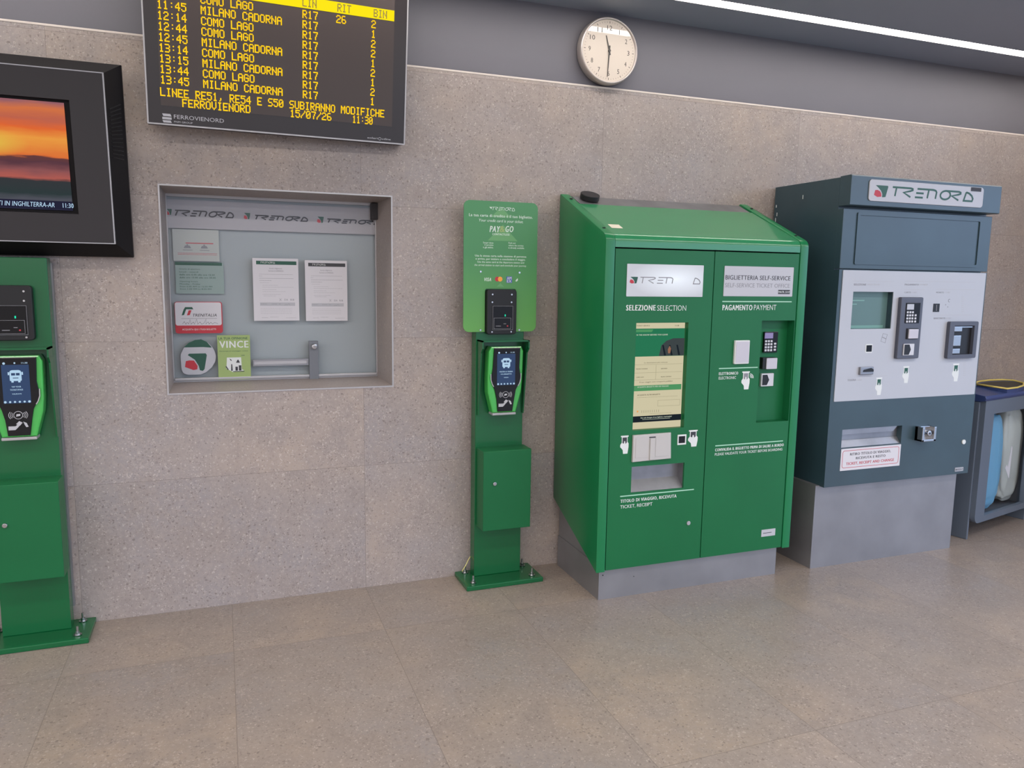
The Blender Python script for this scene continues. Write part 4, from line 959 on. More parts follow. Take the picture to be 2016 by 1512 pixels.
st_ = obj('roof_sticker', B().box(-.030, .030, -.024, .024, 0, .0015), M['cream'], gm); st_.location = (-.488, -.447, 1.8600); st_.rotation_euler = (math.atan(.4475), 0, 0)
# doors
xs = (FG.at(1407, 495, GFy)[0] + FG.at(1379, 1098, GFy)[0])/2
DX0, DX1, DZ0, DZ1 = -HX+.055, HX-.055, .160, 1.750
scr = (G(k2, (333, 98), (925, 1385))[0], G(k2, (333, 98), (922, 1385))[1], G(k2, (310, 98), (922, 1395))[2], G(k2, (333, 98), (920, 1385))[3])
slot = G(kl, (438, 545), (1137, 828))
nich = G(kr, (505, 57), (766, 1050))
ld = obj('left_door', B().plate(rc((DX0, xs-.0025, DZ0, DZ1)), [rc(scr), rc(slot)], -.556, -.516), M['green'], gm)
rdo = obj('right_door', B().plate(rc((xs+.0025, DX1, DZ0, DZ1)), [rc(nich)], -.556, -.500), M['green'], gm)
obj('payment_niche', B().box(nich[0]-.01, nich[1]+.01, -.503, -.495, nich[2]-.01, nich[3]+.01), M['green'], rdo)
# ticket tray
ty = -.50
tr = B(); tr.box(slot[0]-.004, slot[1]+.004, ty, ty+.004, slot[2]-.004, slot[3]+.004).box(slot[0]-.004, slot[0]+.002, -.545, ty, slot[2]-.004, slot[3]+.004).box(slot[1]-.002, slot[1]+.004, -.545, ty, slot[2]-.004, slot[3]+.004)
tr.prism([(-.548, slot[2]), (-.50, slot[2]+.05), (-.50, slot[2]-.004), (-.548, slot[2]-.004)], slot[0]-.004, slot[1]+.004, axis='x')
obj('ticket_tray', tr, M['steel'], ld)
# selection screen
s0_ = scr; sy = -.528
SC0, SC1, SZ0, SZ1 = s0_[0]-.015, s0_[1]-.002, s0_[2]-.006, s0_[3]-.003
sn = obj('screen', B().box(SC0, SC1, sy, sy+.006, SZ0, SZ1), M['scr_beige'], ld)
obj('screen_surround', B().box(s0_[0]-.02, s0_[1]+.01, sy+.006, sy+.012, s0_[2]-.012, s0_[3]+.01), M['gloss_black'], ld)
def S(a, b_): return FG.rect(k2(*a), k2(*b_), sy)
def zz_(x, y): return FG.at(*k2(x, y), sy)[1]
g1 = B(); g1.poly([(SC0, zz_(600, 512)), (SC1, zz_(600, 512)), (SC1, zz_(600, 168)), (SC0, zz_(600, 168))], sy)
obj('banner', g1, M['scr_green'], sn)
g2 = B(); r_ = S((330, 182), (535, 212)); g2.poly([(SC0, r_[2]), (r_[1]-.005, r_[2]), (r_[1]+.002, r_[3]), (SC0, r_[3])], sy-.0006)
zb1_, zb2_ = zz_(600, 868), zz_(600, 935); g2.poly([(SC0, zb2_), (SC1-.006, zb2_), (SC1-.006, zb1_), (SC0, zb1_)], sy)
obj('green_buttons', g2, M['scr_green2'], sn)
g3 = B(); zc1, zc2 = zz_(600, 1243), zz_(600, 1318); g3.poly([(SC0, zc2), (SC1, zc2), (SC1, zc1), (SC0, zc1)], sy)
obj('footer_bar', g3, M['scr_dark'], sn)
g4 = B(); cx_, cz_ = FG.at(*k2(790, 500), sy); zt2 = zz_(750, 290)
R_ = cz_; rad = FG.at(*k2(885, 500), sy)[0]-FG.at(*k2(610, 500), sy)[0]
x6 = FG.at(*k2(612, 500), sy)[0]; zbot = zz_(700, 506)
g4.poly([(x6, zbot), (SC1, zbot), (SC1, zt2), (x6+(SC1-x6)*.55, zt2), (x6+(SC1-x6)*.28, zt2-.012), (x6+(SC1-x6)*.08, zt2-.035)], sy-.0006)
obj('picture', g4, M['scr_stone'], sn)
gs_ = B()
for q in (.15, .42, .72): gs_.poly([(x6+(SC1-x6)*(q+.05), zbot+.002), (x6+(SC1-x6)*(q+.13), zbot+.002), (x6+(SC1-x6)*(q-.02)+.006, zbot+(zt2-zbot)*.62), (x6+(SC1-x6)*(q-.08)+.006, zbot+(zt2-zbot)*.62)], sy-.0009)
obj('picture_stripes', gs_, M['scr_dark'], sn)
g5 = B(); X = FG.at(*k2(740, 400), sy)[0]; g5.poly([(X-.006, zbot+.012), (X+.006, zbot+.012), (X+.010, zbot+.035), (X+.002, zbot+.05), (X-.008, zbot+.032)], sy-.0012)
obj('figure', g5, M['scr_skin'], sn)
g6 = B()
def st6(x0, y0, x1, bold=.0, txt=None, h=16, b_=None):
    a = FG.at(*k2(x0, y0), sy); c_ = FG.at(*k2(x0, y0+h), sy); e_ = FG.at(*k2(x1, y0), sy)
    x_ = max(a[0], SC0+.002)
    (b_ or g6).text(txt, x_, e_[0], c_[1], a[1], sy-.0006, bold)
st6(336, 126, 498, .0, 'TICKET SERVICE'); st6(812, 124, 862, .02, '11:30')
st6(430, 588, 718, .0, 'Le destinazioni più richieste', 12)
st6(330, 665, 472, .01, 'MILANO CADORNA', 12); st6(636, 660, 715, .01, 'SARONNO', 12)
st6(330, 768, 424, .01, 'COMO LAGO', 12); st6(636, 762, 765, .01, 'MILANO CENTRALE', 12)
st6(372, 828, 778, .0, 'Il tuo viaggio con i trasporti pubblici', 14)
st6(345, 988, 625, .02, 'ACQUISTA ALTRI BIGLIETTI', 16)
obj('screen_text', g6, M['scr_ink'], sn)
g7 = B(); st6(336, 240, 722, .02, 'N THE KNOW BEFORE YOU LEAVE', 18, g7); st6(345, 888, 732, .02, 'ACQUISTA BIGLIETTI PER UN VIAGGIO', 17, g7)
a = FG.at(*k2(385, 1270), sy); c_ = FG.at(*k2(385, 1285), sy); e_ = FG.at(*k2(770, 1270), sy); g7.text('Hai solo bisogno di un biglietto ricaricabile?', a[0], e_[0], c_[1], a[1], sy-.0006, .02)
g7.stroke([(a[0]+.01, c_[1]-.006), (e_[0]-.01, c_[1]-.006)], .0015, sy-.0006)
obj('screen_white_text', g7, M['scr_white'], sn)
g8 = B()
for yy_ in (612, 712, 800): g8.stroke([(SC0, zz_(600, yy_)), (SC1-.006, zz_(600, yy_))], .0012, sy)
X = FG.at(*k2(575, 700), sy)[0]; g8.stroke([(X, zz_(575, 620)), (X, zz_(575, 800))], .0012, sy)
r_ = S((600, 1060), (870, 1118)); g8.stroke([(r_[0], r_[2]), (r_[1], r_[2]), (r_[1], r_[3]), (r_[0], r_[3])], .0012, sy, True)
for i in range(9):
    X = FG.at(*k2(400+i*26, 1195), sy)[0]; g8.stroke([(X, zz_(400, 1185)), (X, zz_(400, 1215))], .002, sy)
lines(g8, 1.0, sy, [(zz_(600, 1205)-.006, FG.at(*k2(500, 1200), sy)[0], FG.at(*k2(770, 1200), sy)[0]), (zz_(600, 1015), FG.at(*k2(345, 1000), sy)[0], FG.at(*k2(845, 1000), sy)[0])], lw=.0014)
obj('screen_grid', g8, M['scr_mid'], sn)
X = FG.at(*k2(347, 1198), sy)[0]; obj('coin_mark', B().poly(circ(X, zz_(347, 1198), .0045, 14), sy), M['orange'], sn)
# printed signs on the doors
r_ = G(k1, (577, 594), (1128, 838)); ls = obj('backlit_sign', B().prism(rr(*r_, .003), GFy-.003, GFy+.002), M['lit'], ld, label='backlit white sign')
wd_, wg_, wr_ = B(), B(), B()
q = G(k1, (672, 690), (1112, 746), GFy-.003); wordmark(wd_, q[0], q[1], q[2]+.002, q[3]-.002, GFy-.003, w=.004, skip=('O', 'r'))
q = G(k1, (597, 690), (655, 740), GFy-.003); emblem(wg_, wr_, q[0], q[1], q[2], q[3], GFy-.003)
obj('wordmark', wd_, M['grey_ink'], ls); obj('green_emblem', wg_, M['logo_green'], ls); obj('red_emblem', wr_, M['red'], ls)
r_ = G(k1, (1293, 610), (1787, 836)); gs = obj('grey_sign', B().prism(rr(*r_, .003), GFy-.003, GFy+.002), M['sign_grey'], rdo)
def lab(b_, k, body, x0, x1, yt, yb, ly, bold=0.0, slant=0.0, F=None, th=.0005):
    F = F or FG
    a = F.at(*k(x0, yt), ly); c = F.at(*k(x0, yb), ly)
    # the right end lies on the same straight horizontal line: solve its x from the given photo column
    e = F.at(*k(x1, yb), ly)
    b_.text(body, a[0], e[0], c[1], a[1], ly, bold, slant, th)
tb = B(); lab(tb, k1, 'BIGLIETTERIA SELF-SERVICE', 1301, 1777, 678, 710, GFy-.003, .012); obj('bold_title', tb, M['ink'], gs)
tb = B(); lab(tb, k1, 'SELF-SERVICE TICKET OFFICE', 1298, 1772, 736, 767, GFy-.003, -.006); obj('light_title', tb, M['grey_ink'], gs)
r_ = G(k1, (1688, 786), (1772, 818), GFy-.003); mt = obj('number_label', B().poly(rc(r_), GFy-.003), M['ink'], gs)
obj('number', B().text('MATR. S11F', r_[0]+.002, r_[1]-.002, r_[2]+.006, r_[3]-.006, GFy-.0036, .0), M['white'], mt)
def hline(b_, k, x0, x1, y0, th_, F=FG, ly=GFy, y1=None):
    a = F.at(*k(x0, y0), ly); e = F.at(*k(x1, y0 if y1 is None else y1), ly); z = a[1] if y1 is None else (a[1]+e[1])/2
    b_.stroke([(a[0], z), (e[0], z)], th_, ly)
lw_, lb = B(), B()
lab(lw_, k1, 'SELEZIONE', 570, 786, 898, 938, GFy, .04); lab(lw_, k1, 'SELECTION', 799, 1010, 900, 940, GFy, -.008)
lab(lw_, kl, 'TITOLO DI VIAGGIO, RICEVUTA', 285, 1040, 990, 1032, GFy, .04); lab(lw_, kl, 'TICKET, RECEIPT', 283, 714, 1067, 1110, GFy, .0)
obj('white_lettering', lw_, M['white'], ld)
ml = B(); hline(ml, kl, 281, 1278, 940, .0055, y1=853); obj('rule_line', ml, M['mint'], ld)
lw_ = B(); lab(lw_, k1, 'PAGAMENTO', 1279, 1497, 897, 936, GFy, .04); lab(lw_, k1, 'PAYMENT', 1511, 1672, 896, 935, GFy, -.008)
lab(lw_, kr, 'ELETTRONICO', 78, 267, 570, 597, GFy, .04); lab(lw_, kr, 'ELECTRONIC', 76, 246, 614, 641, GFy, .0)
lab(lw_, kr, 'CONVALIDA IL BIGLIETTO PRIMA DI SALIRE A BORDO', 40, 716, 1327, 1354, GFy, .04); lab(lw_, kr, 'PLEASE VALIDATE YOUR TICKET BEFORE BOARDING', 38, 702, 1372, 1397, GFy, .0)
hi = G(kr, (306, 562), (378, 737)); hand_icon(lw_, hi, GFy)
for i, r2 in enumerate((.007, .014, .021)):
    a = FG.at(*kr(385, 625), GFy); lw_.stroke([(a[0]+r2*math.cos(math.radians(q_)), a[1]+r2*math.sin(math.radians(q_))) for q_ in range(-5, 96, 20)], .0035, GFy)
obj('white_lettering', lw_, M['white'], rdo)
dd = B(); hand_detail(dd, hi, GFy); obj('pictogram_detail', dd, M['grey_ink'], rdo)
ml = B(); hline(ml, k1, 1277, 1786, 873, .0055, y1=873); hline(ml, kr, 78, 462, 533, .005, y1=519); hline(ml, kr, 42, 712, 1297, .0055, y1=1252); obj('rule_line', ml, M['mint'], rdo)
for nm, (a_, c_) in (('left_pictogram', ((287, 125), (392, 363))), ('right_pictogram', ((1206, 50), (1326, 265)))):
    r_ = G(kl, a_, c_); hb2, hd2 = B(), B()
    hand_icon(hb2, r_, GFy); hand_detail(hd2, r_, GFy)
    o1 = obj(nm, hb2, M['white'], ld); obj('pictogram_detail', hd2, M['ink'], o1)
# beige slot moulding
r_ = G(kl, (447, 108), (940, 420)); cv = B()
cv.prism([(r_[0], r_[2]-.006), (r_[1]+.006, r_[2]-.002), (r_[1], r_[3]), (r_[0], r_[3]-.002)], GFy-.012, GFy+.004, .003)
cvo = obj('slot_moulding', cv, M['cover'], ld, label='beige moulded slot cover')
xm_ = (r_[0]+r_[1])/2; in_ = B()
in_.box(r_[0]+.014, xm_-.020, GFy-.0135, GFy-.012, r_[2]+.014, r_[3]-.016, .0006).box(xm_+.020, r_[1]-.010, GFy-.0135, GFy-.012, r_[2]+.014, r_[3]-.016, .0006).box(xm_-.014, xm_+.014, GFy-.018, GFy-.012, r_[2], r_[3]-.022, .002)
obj('moulded_ribs', in_, M['cover'], cvo); obj('slot_opening', B().box(xm_-.018, xm_+.018, GFy-.0128, GFy-.0118, r_[3]-.020, r_[3]-.014), M['ink'], cvo)
r_ = G(kl, (1058, 110), (1168, 238)); sqo = obj('code_reader', B().plate(rc(r_), [rc((r_[0]+.006, r_[1]-.006, r_[2]+.008, r_[3]-.008))], GFy-.003, GFy+.002), M['white'], ld)
obj('reader_glass', B().box(r_[0]+.006, r_[1]-.006, GFy-.001, GFy+.001, r_[2]+.008, r_[3]-.008), M['gloss_black'], sqo)
a = FG.at(*kl(1203, 1303), GFy); obj('door_lock', B().cyl((a[0], GFy-.002, a[1]), .011, .006, bev=.0015), M['alu'], ld)
r_ = G(k6, (1565, 535), (1663, 573)); o1 = obj('maker_plate', B().prism(rc(r_), GFy-.0015, GFy), M['sign_grey'], rdo); obj('plate_print', B().stroke([(r_[0]+.01, (r_[2]+r_[3])/2), (r_[1]-.025, (r_[2]+r_[3])/2)], .003, GFy-.0015), M['ink'], o1)
r_ = G(kr, (228, 252), (360, 482)); o1 = obj('contactless_pad', B().prism(rr(*r_, .004), GFy-.012, GFy+.002, .0025), M['white'], rdo); obj('pad_face', B().prism(rr(r_[0]+.006, r_[1]-.004, r_[2]+.006, r_[3]-.006, .003), GFy-.0135, GFy-.012), M['card_white'], o1)
# niche devices
ny = -.503
def GN(a_, c_, ly=ny-.012): return FG.rect(kr(*a_), kr(*c_), ly)
r_ = GN((532, 168), (655, 372)); kp = obj('card_terminal', B().prism(rr(*r_, .003), ny-.012, ny+.001, .002), M['gloss_black'], rdo)
w_, h_ = r_[1]-r_[0], r_[3]-r_[2]
obj('terminal_display', B().box(r_[0]+w_*.02, r_[0]+w_*.62, ny-.0135, ny-.0118, r_[3]-h_*.32, r_[3]-h_*.05), M['lilac_lcd'], kp)
ks = B()
for i in range(3):
    for j in range(4): ks.box(r_[0]+w_*(.06+.2*i), r_[0]+w_*(.20+.2*i), ny-.0145, ny-.0118, r_[3]-h_*(.50+.145*j), r_[3]-h_*(.40+.145*j), .0008)
for j in range(3): ks.box(r_[0]+w_*.72, r_[0]+w_*.88, ny-.0145, ny-.0118, r_[3]-h_*(.62+.145*j), r_[3]-h_*(.53+.145*j), .0008)
obj('keys', ks, M['keys'], kp)
r_ = GN((518, 425), (650, 535), ny-.03); kk = obj('push_button_housing', B().box(r_[0], r_[1]-.003, ny-.028, ny+.001, r_[2], r_[3], .002), M['black'], rdo)
r_ = GN((553, 430), (652, 535), ny-.032); obj('white_button', B().prism(rr(*r_, .004), ny-.033, ny-.028, .0015), M['card_white'], kk)
r_ = GN((503, 583), (617, 706), ny-.014); cs = obj('card_slot', B().prism(rr(*r_, .003), ny-.014, ny+.001, .002), M['keys'], rdo)
w_, h_ = r_[1]-r_[0], r_[3]-r_[2]; obj('slot_mouth', B().prism([(r_[0]+w_*.08, r_[2]+h_*.1), (r_[0]+w_*.45, r_[2]+h_*.1), (r_[0]+w_*.62, r_[2]+h_*.5), (r_[0]+w_*.45, r_[3]-h_*.1), (r_[0]+w_*.08, r_[3]-h_*.1)], ny-.0152, ny-.013), M['black'], cs)

# ------------------------------------------------------------------ dark ticket machine
FD = Fr((3.64, 0.0, 0.0)); dx = FD.o.x; DY = -.572; PYd = -.576
dm = thing('dark_ticket_machine', FD, 'dark blue-green ticket machine with a light grey control panel beside the green one', 'ticket machine', 'ticket machines along the wall')
X0, X1 = 3.092-dx, 4.188-dx
k7 = Crop(1620, 520, 5.4); k8 = Crop(1560, 780, 4.32); k9 = Crop(1500, 320, 3.907)
def Dd(k, a_, c_, ly=DY): return FD.rect(k(*a_), k(*c_), ly)
obj('plinth', B().box(3.066-dx, 4.140-dx, -.537, -.03, 0, .482), M['dull_steel'], dm)
dslot = (FD.at(*k8(420, 360), DY)[0], FD.at(*k8(928, 325), DY)[0], FD.at(*k8(670, 420), DY)[1], FD.at(*k8(670, 268), DY)[1])
psl = Dd(k7, (318, 292), (715, 685))
nsl = (FD.at(*k7(1385, 800), DY)[0], FD.at(*k7(1600, 800), DY)[0], FD.at(*k7(1500, 955), DY)[1], FD.at(*k7(1500, 650), DY)[1])
pzt = FD.at(*k7(900, 78), DY)[1]; pzb = (FD.at(*k8(350, 48), DY)[1]+FD.at(1916, 775.6, DY)[1])/2
obj('body', B().box(X0, X1, -.532, -.02, .478, 2.158, .002), M['teal'], dm)
bf_ = obj('front_door', B().plate(rc((X0, X1, .478, 1.675)), [rc(dslot), rc(psl)], DY, -.53), M['teal'], dm)
obj('upper_front', B().box(X0, X1, DY, -.53, 1.680, 1.995, .002), M['teal'], dm)
rel = B(); r4 = (FD.at(*k9(735, 600), DY)[0], FD.at(*k9(1660, 600), DY)[0], FD.at(*k9(1180, 776), DY)[1], FD.at(*k9(1180, 428), DY)[1])
rel.plate(rr(r4[0]-.014, r4[1]+.014, r4[2]-.014, r4[3]+.014, .008, 3), [rr(*r4, .006, 3)], DY-.006, DY+.001)
obj('raised_frame', rel, M['teal'], dm)
hz0 = 2.008; hz1 = 2.165
hd_ = obj('hood', B().prism([(-.612, hz0+.004), (-.606, hz0), (-.533, hz0), (-.533, hz1-.002), (-.606, hz1), (-.612, hz1-.006)], X0, X1+.002, .0015, axis='x'), M['teal'], dm)
chp = B()
for (yy, zz, hh) in ((-.05, 1.99, .02), (-.04, 2.04, .015), (-.26, 2.07, .022), (-.04, 1.95, .03)):
    chp.box(X0-.001, X0+.0002, yy, yy+.005, zz, zz+hh)
obj('paint_chips', chp, M['white'], dm)
HY = -.612
r_ = FD.rect(k9(824, 150), k9(1690, 333), HY); r_ = (r_[0], r_[1], FD.at(*k9(1250, 322), HY)[1], FD.at(*k9(1250, 160), HY)[1])
hs = obj('name_sign', B().prism(rr(*r_, .018), HY-.006, HY+.001, .002), M['sign_grey'], hd_, label='rounded white sign')
wg, wr, wd2 = B(), B(), B()
q = FD.rect(k9(990, 180), k9(1622, 300), HY-.006); zA = FD.at(*k9(1040, 182), HY-.006)[1]; zB_ = FD.at(*k9(1300, 283), HY-.006)[1]
wordmark(wd2, q[0]+.012, q[1]-.004, zB_+.004, zA-.006, HY-.006, w=.010)
q = FD.rect(k9(868, 172), k9(966, 270), HY-.006); emblem(wg, wr, q[0], q[1], q[2], q[3], HY-.006)
obj('wordmark', wd2, M['logo_green'], hs); obj('green_emblem', wg, M['logo_green'], hs); obj('red_emblem', wr, M['red'], hs)
r_ = FD.rect(k9(1610, 190), k9(1685, 225), HY-.0066); obj('small_label', B().poly(rc(r_), HY-.0075), M['anthracite'], hs)
# control panel
pw_ = (FD.at(*k7(160, 800), DY)[0], FD.at(*k7(1662, 800), DY)[0])
cp = obj('control_panel', B().plate(rr(pw_[0], pw_[1], pzb, pzt, .004), [rc(psl)], PYd, DY+.001), M['panel_grey'], dm, label='light grey control panel')
obj('panel_screen', B().box(psl[0]-.01, psl[1]+.01, -.538, -.533, psl[2]-.01, psl[3]+.01), M['teal_lcd'], cp)
lc = B(); W7, H7 = psl[1]-psl[0], psl[3]-psl[2]
for u0, u1, v in ((0, .42, .76), (0, .24, .66)): lc.stroke([(psl[0]+W7*u0, psl[2]+H7*v), (psl[0]+W7*u1, psl[2]+H7*v)], .006, -.538)
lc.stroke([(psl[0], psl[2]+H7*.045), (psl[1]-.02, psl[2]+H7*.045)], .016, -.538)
obj('screen_lines', lc, M['pale_teal'], cp)  # text lines plus a reflection band painted on the display
def P7(a_, c_, ly=PYd): return FD.rect(k7(*a_), k7(*c_), ly)
rl = B()
for x0_, x1_, y0_, y1_ in ((330, 755, 183, 183), (872, 1625, 186, 190), (868, 1080, 272, 272), (1210, 1620, 270, 272), (1178, 1590, 543, 543), (260, 680, 1200, 1188)):
    hline(rl, k7, x0_, x1_, y0_, .0022, FD, PYd, y1_)
obj('rule_line', rl, M['faint_ink'], cp)
tl_ = B()
for s_, x0_, x1_, yt_, yb2_, bo in (('SELEZIONE', 330, 460, 206, 226, .04), ('PAGAMENTO', 872, 1018, 208, 226, .03), ('CARTE', 866, 935, 292, 308, .0), ('MONETE', 1206, 1285, 293, 309, .02), ('BANCONOTE', 1180, 1300, 567, 585, .02), ('TESSERA', 262, 350, 1224, 1244, .04)):
    lab(tl_, k7, s_, x0_, x1_, yt_, yb2_, PYd, bo, F=FD)
obj('bold_lettering', tl_, M['grey_ink'], cp)
tl_ = B()
for s_, x0_, x1_, yt_, yb2_ in (('SELECTION', 472, 605, 206, 226), ('PAYMENT', 1030, 1116, 208, 226), ('CARD', 942, 1000, 292, 308), ('COIN', 1295, 1352, 293, 309), ('NOTES', 1308, 1364, 567, 585), ('CARD', 358, 416, 1222, 1242)):
    lab(tl_, k7, s_, x0_, x1_, yt_, yb2_, PYd, .0, F=FD)
for (x_, ys) in ((1485, range(350, 505, 22)), (1505, range(1050, 1190, 22))):
    for yv in ys: hline(tl_, k7, x_-12, x_+12, yv, .003, FD, PYd)
obj('light_lettering', tl_, M['faint_ink'], cp)
# payment module
def quad(k, x0_, x1_, y0_, y1_, ly, F=FD):
    """upright rectangle from its mid-height left/right columns and mid-width top/bottom rows"""
    xm, ym = (x0_+x1_)/2, (y0_+y1_)/2
    return (F.at(*k(x0_, ym), ly)[0], F.at(*k(x1_, ym), ly)[0], F.at(*k(xm, y1_), ly)[1], F.at(*k(xm, y0_), ly)[1])
my = PYd-.022
r_ = quad(k7, 812, 1046, 352, 1004, my); md = obj('payment_module', B().prism(rr(*r_, .008), my, PYd+.001, .004), M['slate_module'], cp)
w_, h_ = r_[1]-r_[0], r_[3]-r_[2]
def mm(u0, u1, v0, v1): return (r_[0]+w_*u0, r_[0]+w_*u1, r_[3]-h_*v1, r_[3]-h_*v0)
q = mm(.22, .86, .09, .42); kb_ = obj('card_terminal', B().box(q[0], q[1], my-.003, my+.002, q[2], q[3], .001), M['gloss_black'], md)
q = mm(.25, .56, .11, .20); obj('terminal_display', B().box(q[0], q[1], my-.0045, my-.003, q[2], q[3]), M['panel_grey'], kb_)
ks = B()
for i in range(4):
    for j in range(4):
        if i == 3 and j == 0: continue
        q = mm(.26+.115*i+(.02 if i == 3 else 0), .34+.115*i+(.02 if i == 3 else 0), .225+.05*j, .258+.05*j); ks.box(q[0], q[1], my-.005, my-.003, q[2], q[3], .0008)
obj('keys', ks, M['keys'], kb_)
q = mm(.38, .82, .515, .67); obj('button_recess', B().box(q[0]-.008, q[1]+.003, my-.006, my+.001, q[2]-.003, q[3]+.004, .002), M['black'], md)
obj('white_button', B().box(q[0], q[1], my-.012, my-.005, q[2], q[3], .003), M['card_white'], md)
q = mm(.24, .72, .755, .945); cs = obj('card_slot', B().box(q[0], q[1], my-.006, my+.001, q[2], q[3], .002), M['keys'], md)
ww, hh = q[1]-q[0], q[3]-q[2]; obj('slot_mouth', B().prism([(q[0]+ww*.06, q[2]+hh*.06), (q[0]+ww*.5, q[2]+hh*.06), (q[0]+ww*.66, q[2]+hh*.5), (q[0]+ww*.5, q[3]-hh*.06), (q[0]+ww*.06, q[3]-hh*.06)], my-.0075, my-.005), M['black'], cs)
# banknote module
r_ = quad(k7, 1340, 1640, 611, 1001, my); hl = quad(k7, 1390, 1602, 655, 960, my)
nm_ = obj('banknote_module', B().plate(rr(*r_, .010), [rc(hl)], my, PYd+.001), M['slate_module'], cp)
obj('banknote_recess', B().box(hl[0], hl[1], PYd-.003, PYd, hl[2], hl[3]), M['black'], nm_)
w_, h_ = hl[1]-hl[0], hl[3]-hl[2]
obj('chrome_guides', B().box(hl[0]+.004, hl[0]+w_*.42, my+.004, PYd-.002, hl[3]-h_*.20, hl[3]-h_*.03, .002).box(hl[0]+.004, hl[0]+w_*.40, my+.004, PYd-.002, hl[2]+h_*.30, hl[3]-h_*.34, .002).box(hl[0]+.004, hl[0]+w_*.40, my+.004, PYd-.002, hl[2]+h_*.03, hl[2]+h_*.20, .002).box(hl[0]+w_*.42, hl[1]-.01, my+.006, PYd-.002, hl[3]-h_*.07, hl[3]-h_*.03, .001), M['chrome'], nm_)
# coin slot, code reader, lock, marks
r_ = quad(k7, 1172, 1237, 420, 508, PYd); cn = obj('coin_slot', B().box(r_[0], r_[1], PYd-.002, PYd+.001, r_[2], r_[3]), M['black'], cp); obj('slot_lip', B().box((r_[0]+r_[1])/2-.003, (r_[0]+r_[1])/2+.001, PYd-.0035, PYd-.002, r_[2]+.006, r_[3]-.006), M['grey_ink'], cn)
ci = B(); a = FD.at(*k7(1345, 388), PYd); ci.stroke([(a[0]+.008*math.cos(math.radians(q_)), a[1]+.008*math.sin(math.radians(q_))) for q_ in range(60, 290, 25)], .0035, PYd)
for p in ((1305, 432), (1328, 455)): a = FD.at(*k7(*p), PYd); ci.poly(circ(a[0], a[1], .0032, 8), PYd)
obj('coin_pictogram', ci, M['grey_ink'], cp)
r_ = quad(k7, 452, 524, 850, 942, PYd); o1 = obj('code_reader', B().prism(rr(*r_, .003), PYd-.002, PYd+.001), M['white'], cp); obj('reader_glass', B().box(r_[0]+.005, r_[1]-.005, PYd-.0032, PYd-.002, r_[2]+.006, r_[3]-.006), M['gloss_black'], o1)
r_ = quad(k7, 397, 538, 1093, 1176, PYd-.012); o1 = obj('card_lock', B().box(r_[0], r_[1], PYd-.014, PYd+.001, r_[2], r_[3], .003), M['steel'], cp)
obj('lock_mouth', B().prism([(r_[0]+.018, r_[2]+.016), (r_[1]-.002, r_[2]+.016), (r_[1]-.002, r_[2]+.028), (r_[1]-.02, r_[3]-.006), (r_[0]+.022, r_[2]+.028)], PYd-.0155, PYd-.013), M['black'], o1)
pg, pd2 = B(), B()
for a_, c_ in (((565, 1207), (620, 1390)), ((853, 1087), (907, 1262)), ((1382, 1058), (1436, 1245))):
    q = P7(a_, c_); hand_icon(pg, q, PYd, True); hand_detail(pd2, q, PYd)
obj('hand_pictograms', pg, M['white'], cp); obj('pictogram_detail', pd2, M['logo_green'], cp)
a = FD.rect(k7(622, 738), k7(672, 838), PYd); pgo = B().stroke([(a[0], a[2]+.01), (a[0]+.012, a[3]), (a[1]+.004, a[3]-.006), (a[1]-.008, a[2])], .0018, PYd, True).stroke([(a[0]+.009, a[3]-.02), (a[1]-.004, a[3]-.03)], .004, PYd)
obj('card_pictogram', pgo, M['grey_ink'], cp)
# ticket tray and label
tr = B(); ty = -.536
tr.box(dslot[0]-.004, dslot[1]+.004, ty-.001, ty+.003, dslot[2]-.004, dslot[3]+.004).prism([(-.566, dslot[2]), (-.540, dslot[2]+.035), (-.534, dslot[2]-.004), (-.566, dslot[2]-.004)], dslot[0]-.004, dslot[1]+.004, axis='x')
tr.prism([(dslot[0], dslot[3]-.03), (dslot[0], dslot[3]), (dslot[1]-.03, dslot[3]), (dslot[1]-.06, dslot[3]-.03)], -.566, ty)
obj('ticket_tray', tr, M['steel'], bf_)
r_ = (FD.at(*k8(408, 550), DY)[0], FD.at(*k8(915, 500), DY)[0], FD.at(*k8(660, 612), DY)[1], FD.at(*k8(660, 430), DY)[1])
lb_ = obj('instruction_label', B().prism(rr(*r_, .002), DY-.002, DY+.001), M['paper'], bf_)
ob = rr(r_[0]+.012, r_[1]-.014, r_[2]+.016, r_[3]-.012, .012, 4); obj('red_border', B().stroke(ob, .0024, DY-.002, True), M['red'], lb_)
tb = B(); lab(tb, k8, 'RITIRO TITOLO DI VIAGGIO,', 492, 833, 484, 505, DY-.002, .02, F=FD); lab(tb, k8, 'RICEVUTA E RESTO', 541, 789, 517, 537, DY-.002, .02, F=FD); obj('black_lettering', tb, M['ink'], lb_)
tb = B(); lab(tb, k8, 'TICKET, RECEIPT AND CHANGE', 457, 860, 565, 587, DY-.002, .02, F=FD); obj('red_lettering', tb, M['red'], lb_)
r_ = (FD.at(*k8(1105, 320), DY-.05)[0], FD.at(*k8(1222, 320), DY-.05)[0], FD.at(*k8(1160, 385), DY-.05)[1], FD.at(*k8(1160, 265), DY-.05)[1])
o1 = obj('padlock_shroud', B().box(r_[0], r_[1], DY-.052, DY+.001, r_[2], r_[2]+.012, .002).box(r_[0], r_[0]+.016, DY-.052, DY+.001, r_[2], r_[3], .002).box(r_[1]-.018, r_[1], DY-.052, DY+.001, r_[2], r_[3], .002).box(r_[0], r_[1], DY-.02, DY+.001, r_[2], r_[3], .002), M['chrome'], bf_)
xm_ = (r_[0]+r_[1])/2; obj('lock_barrel', B().cyl((xm_, DY-.036, (r_[2]+r_[3])/2+.006), .016, .036, bev=.003), M['chrome'], o1, smooth=True)
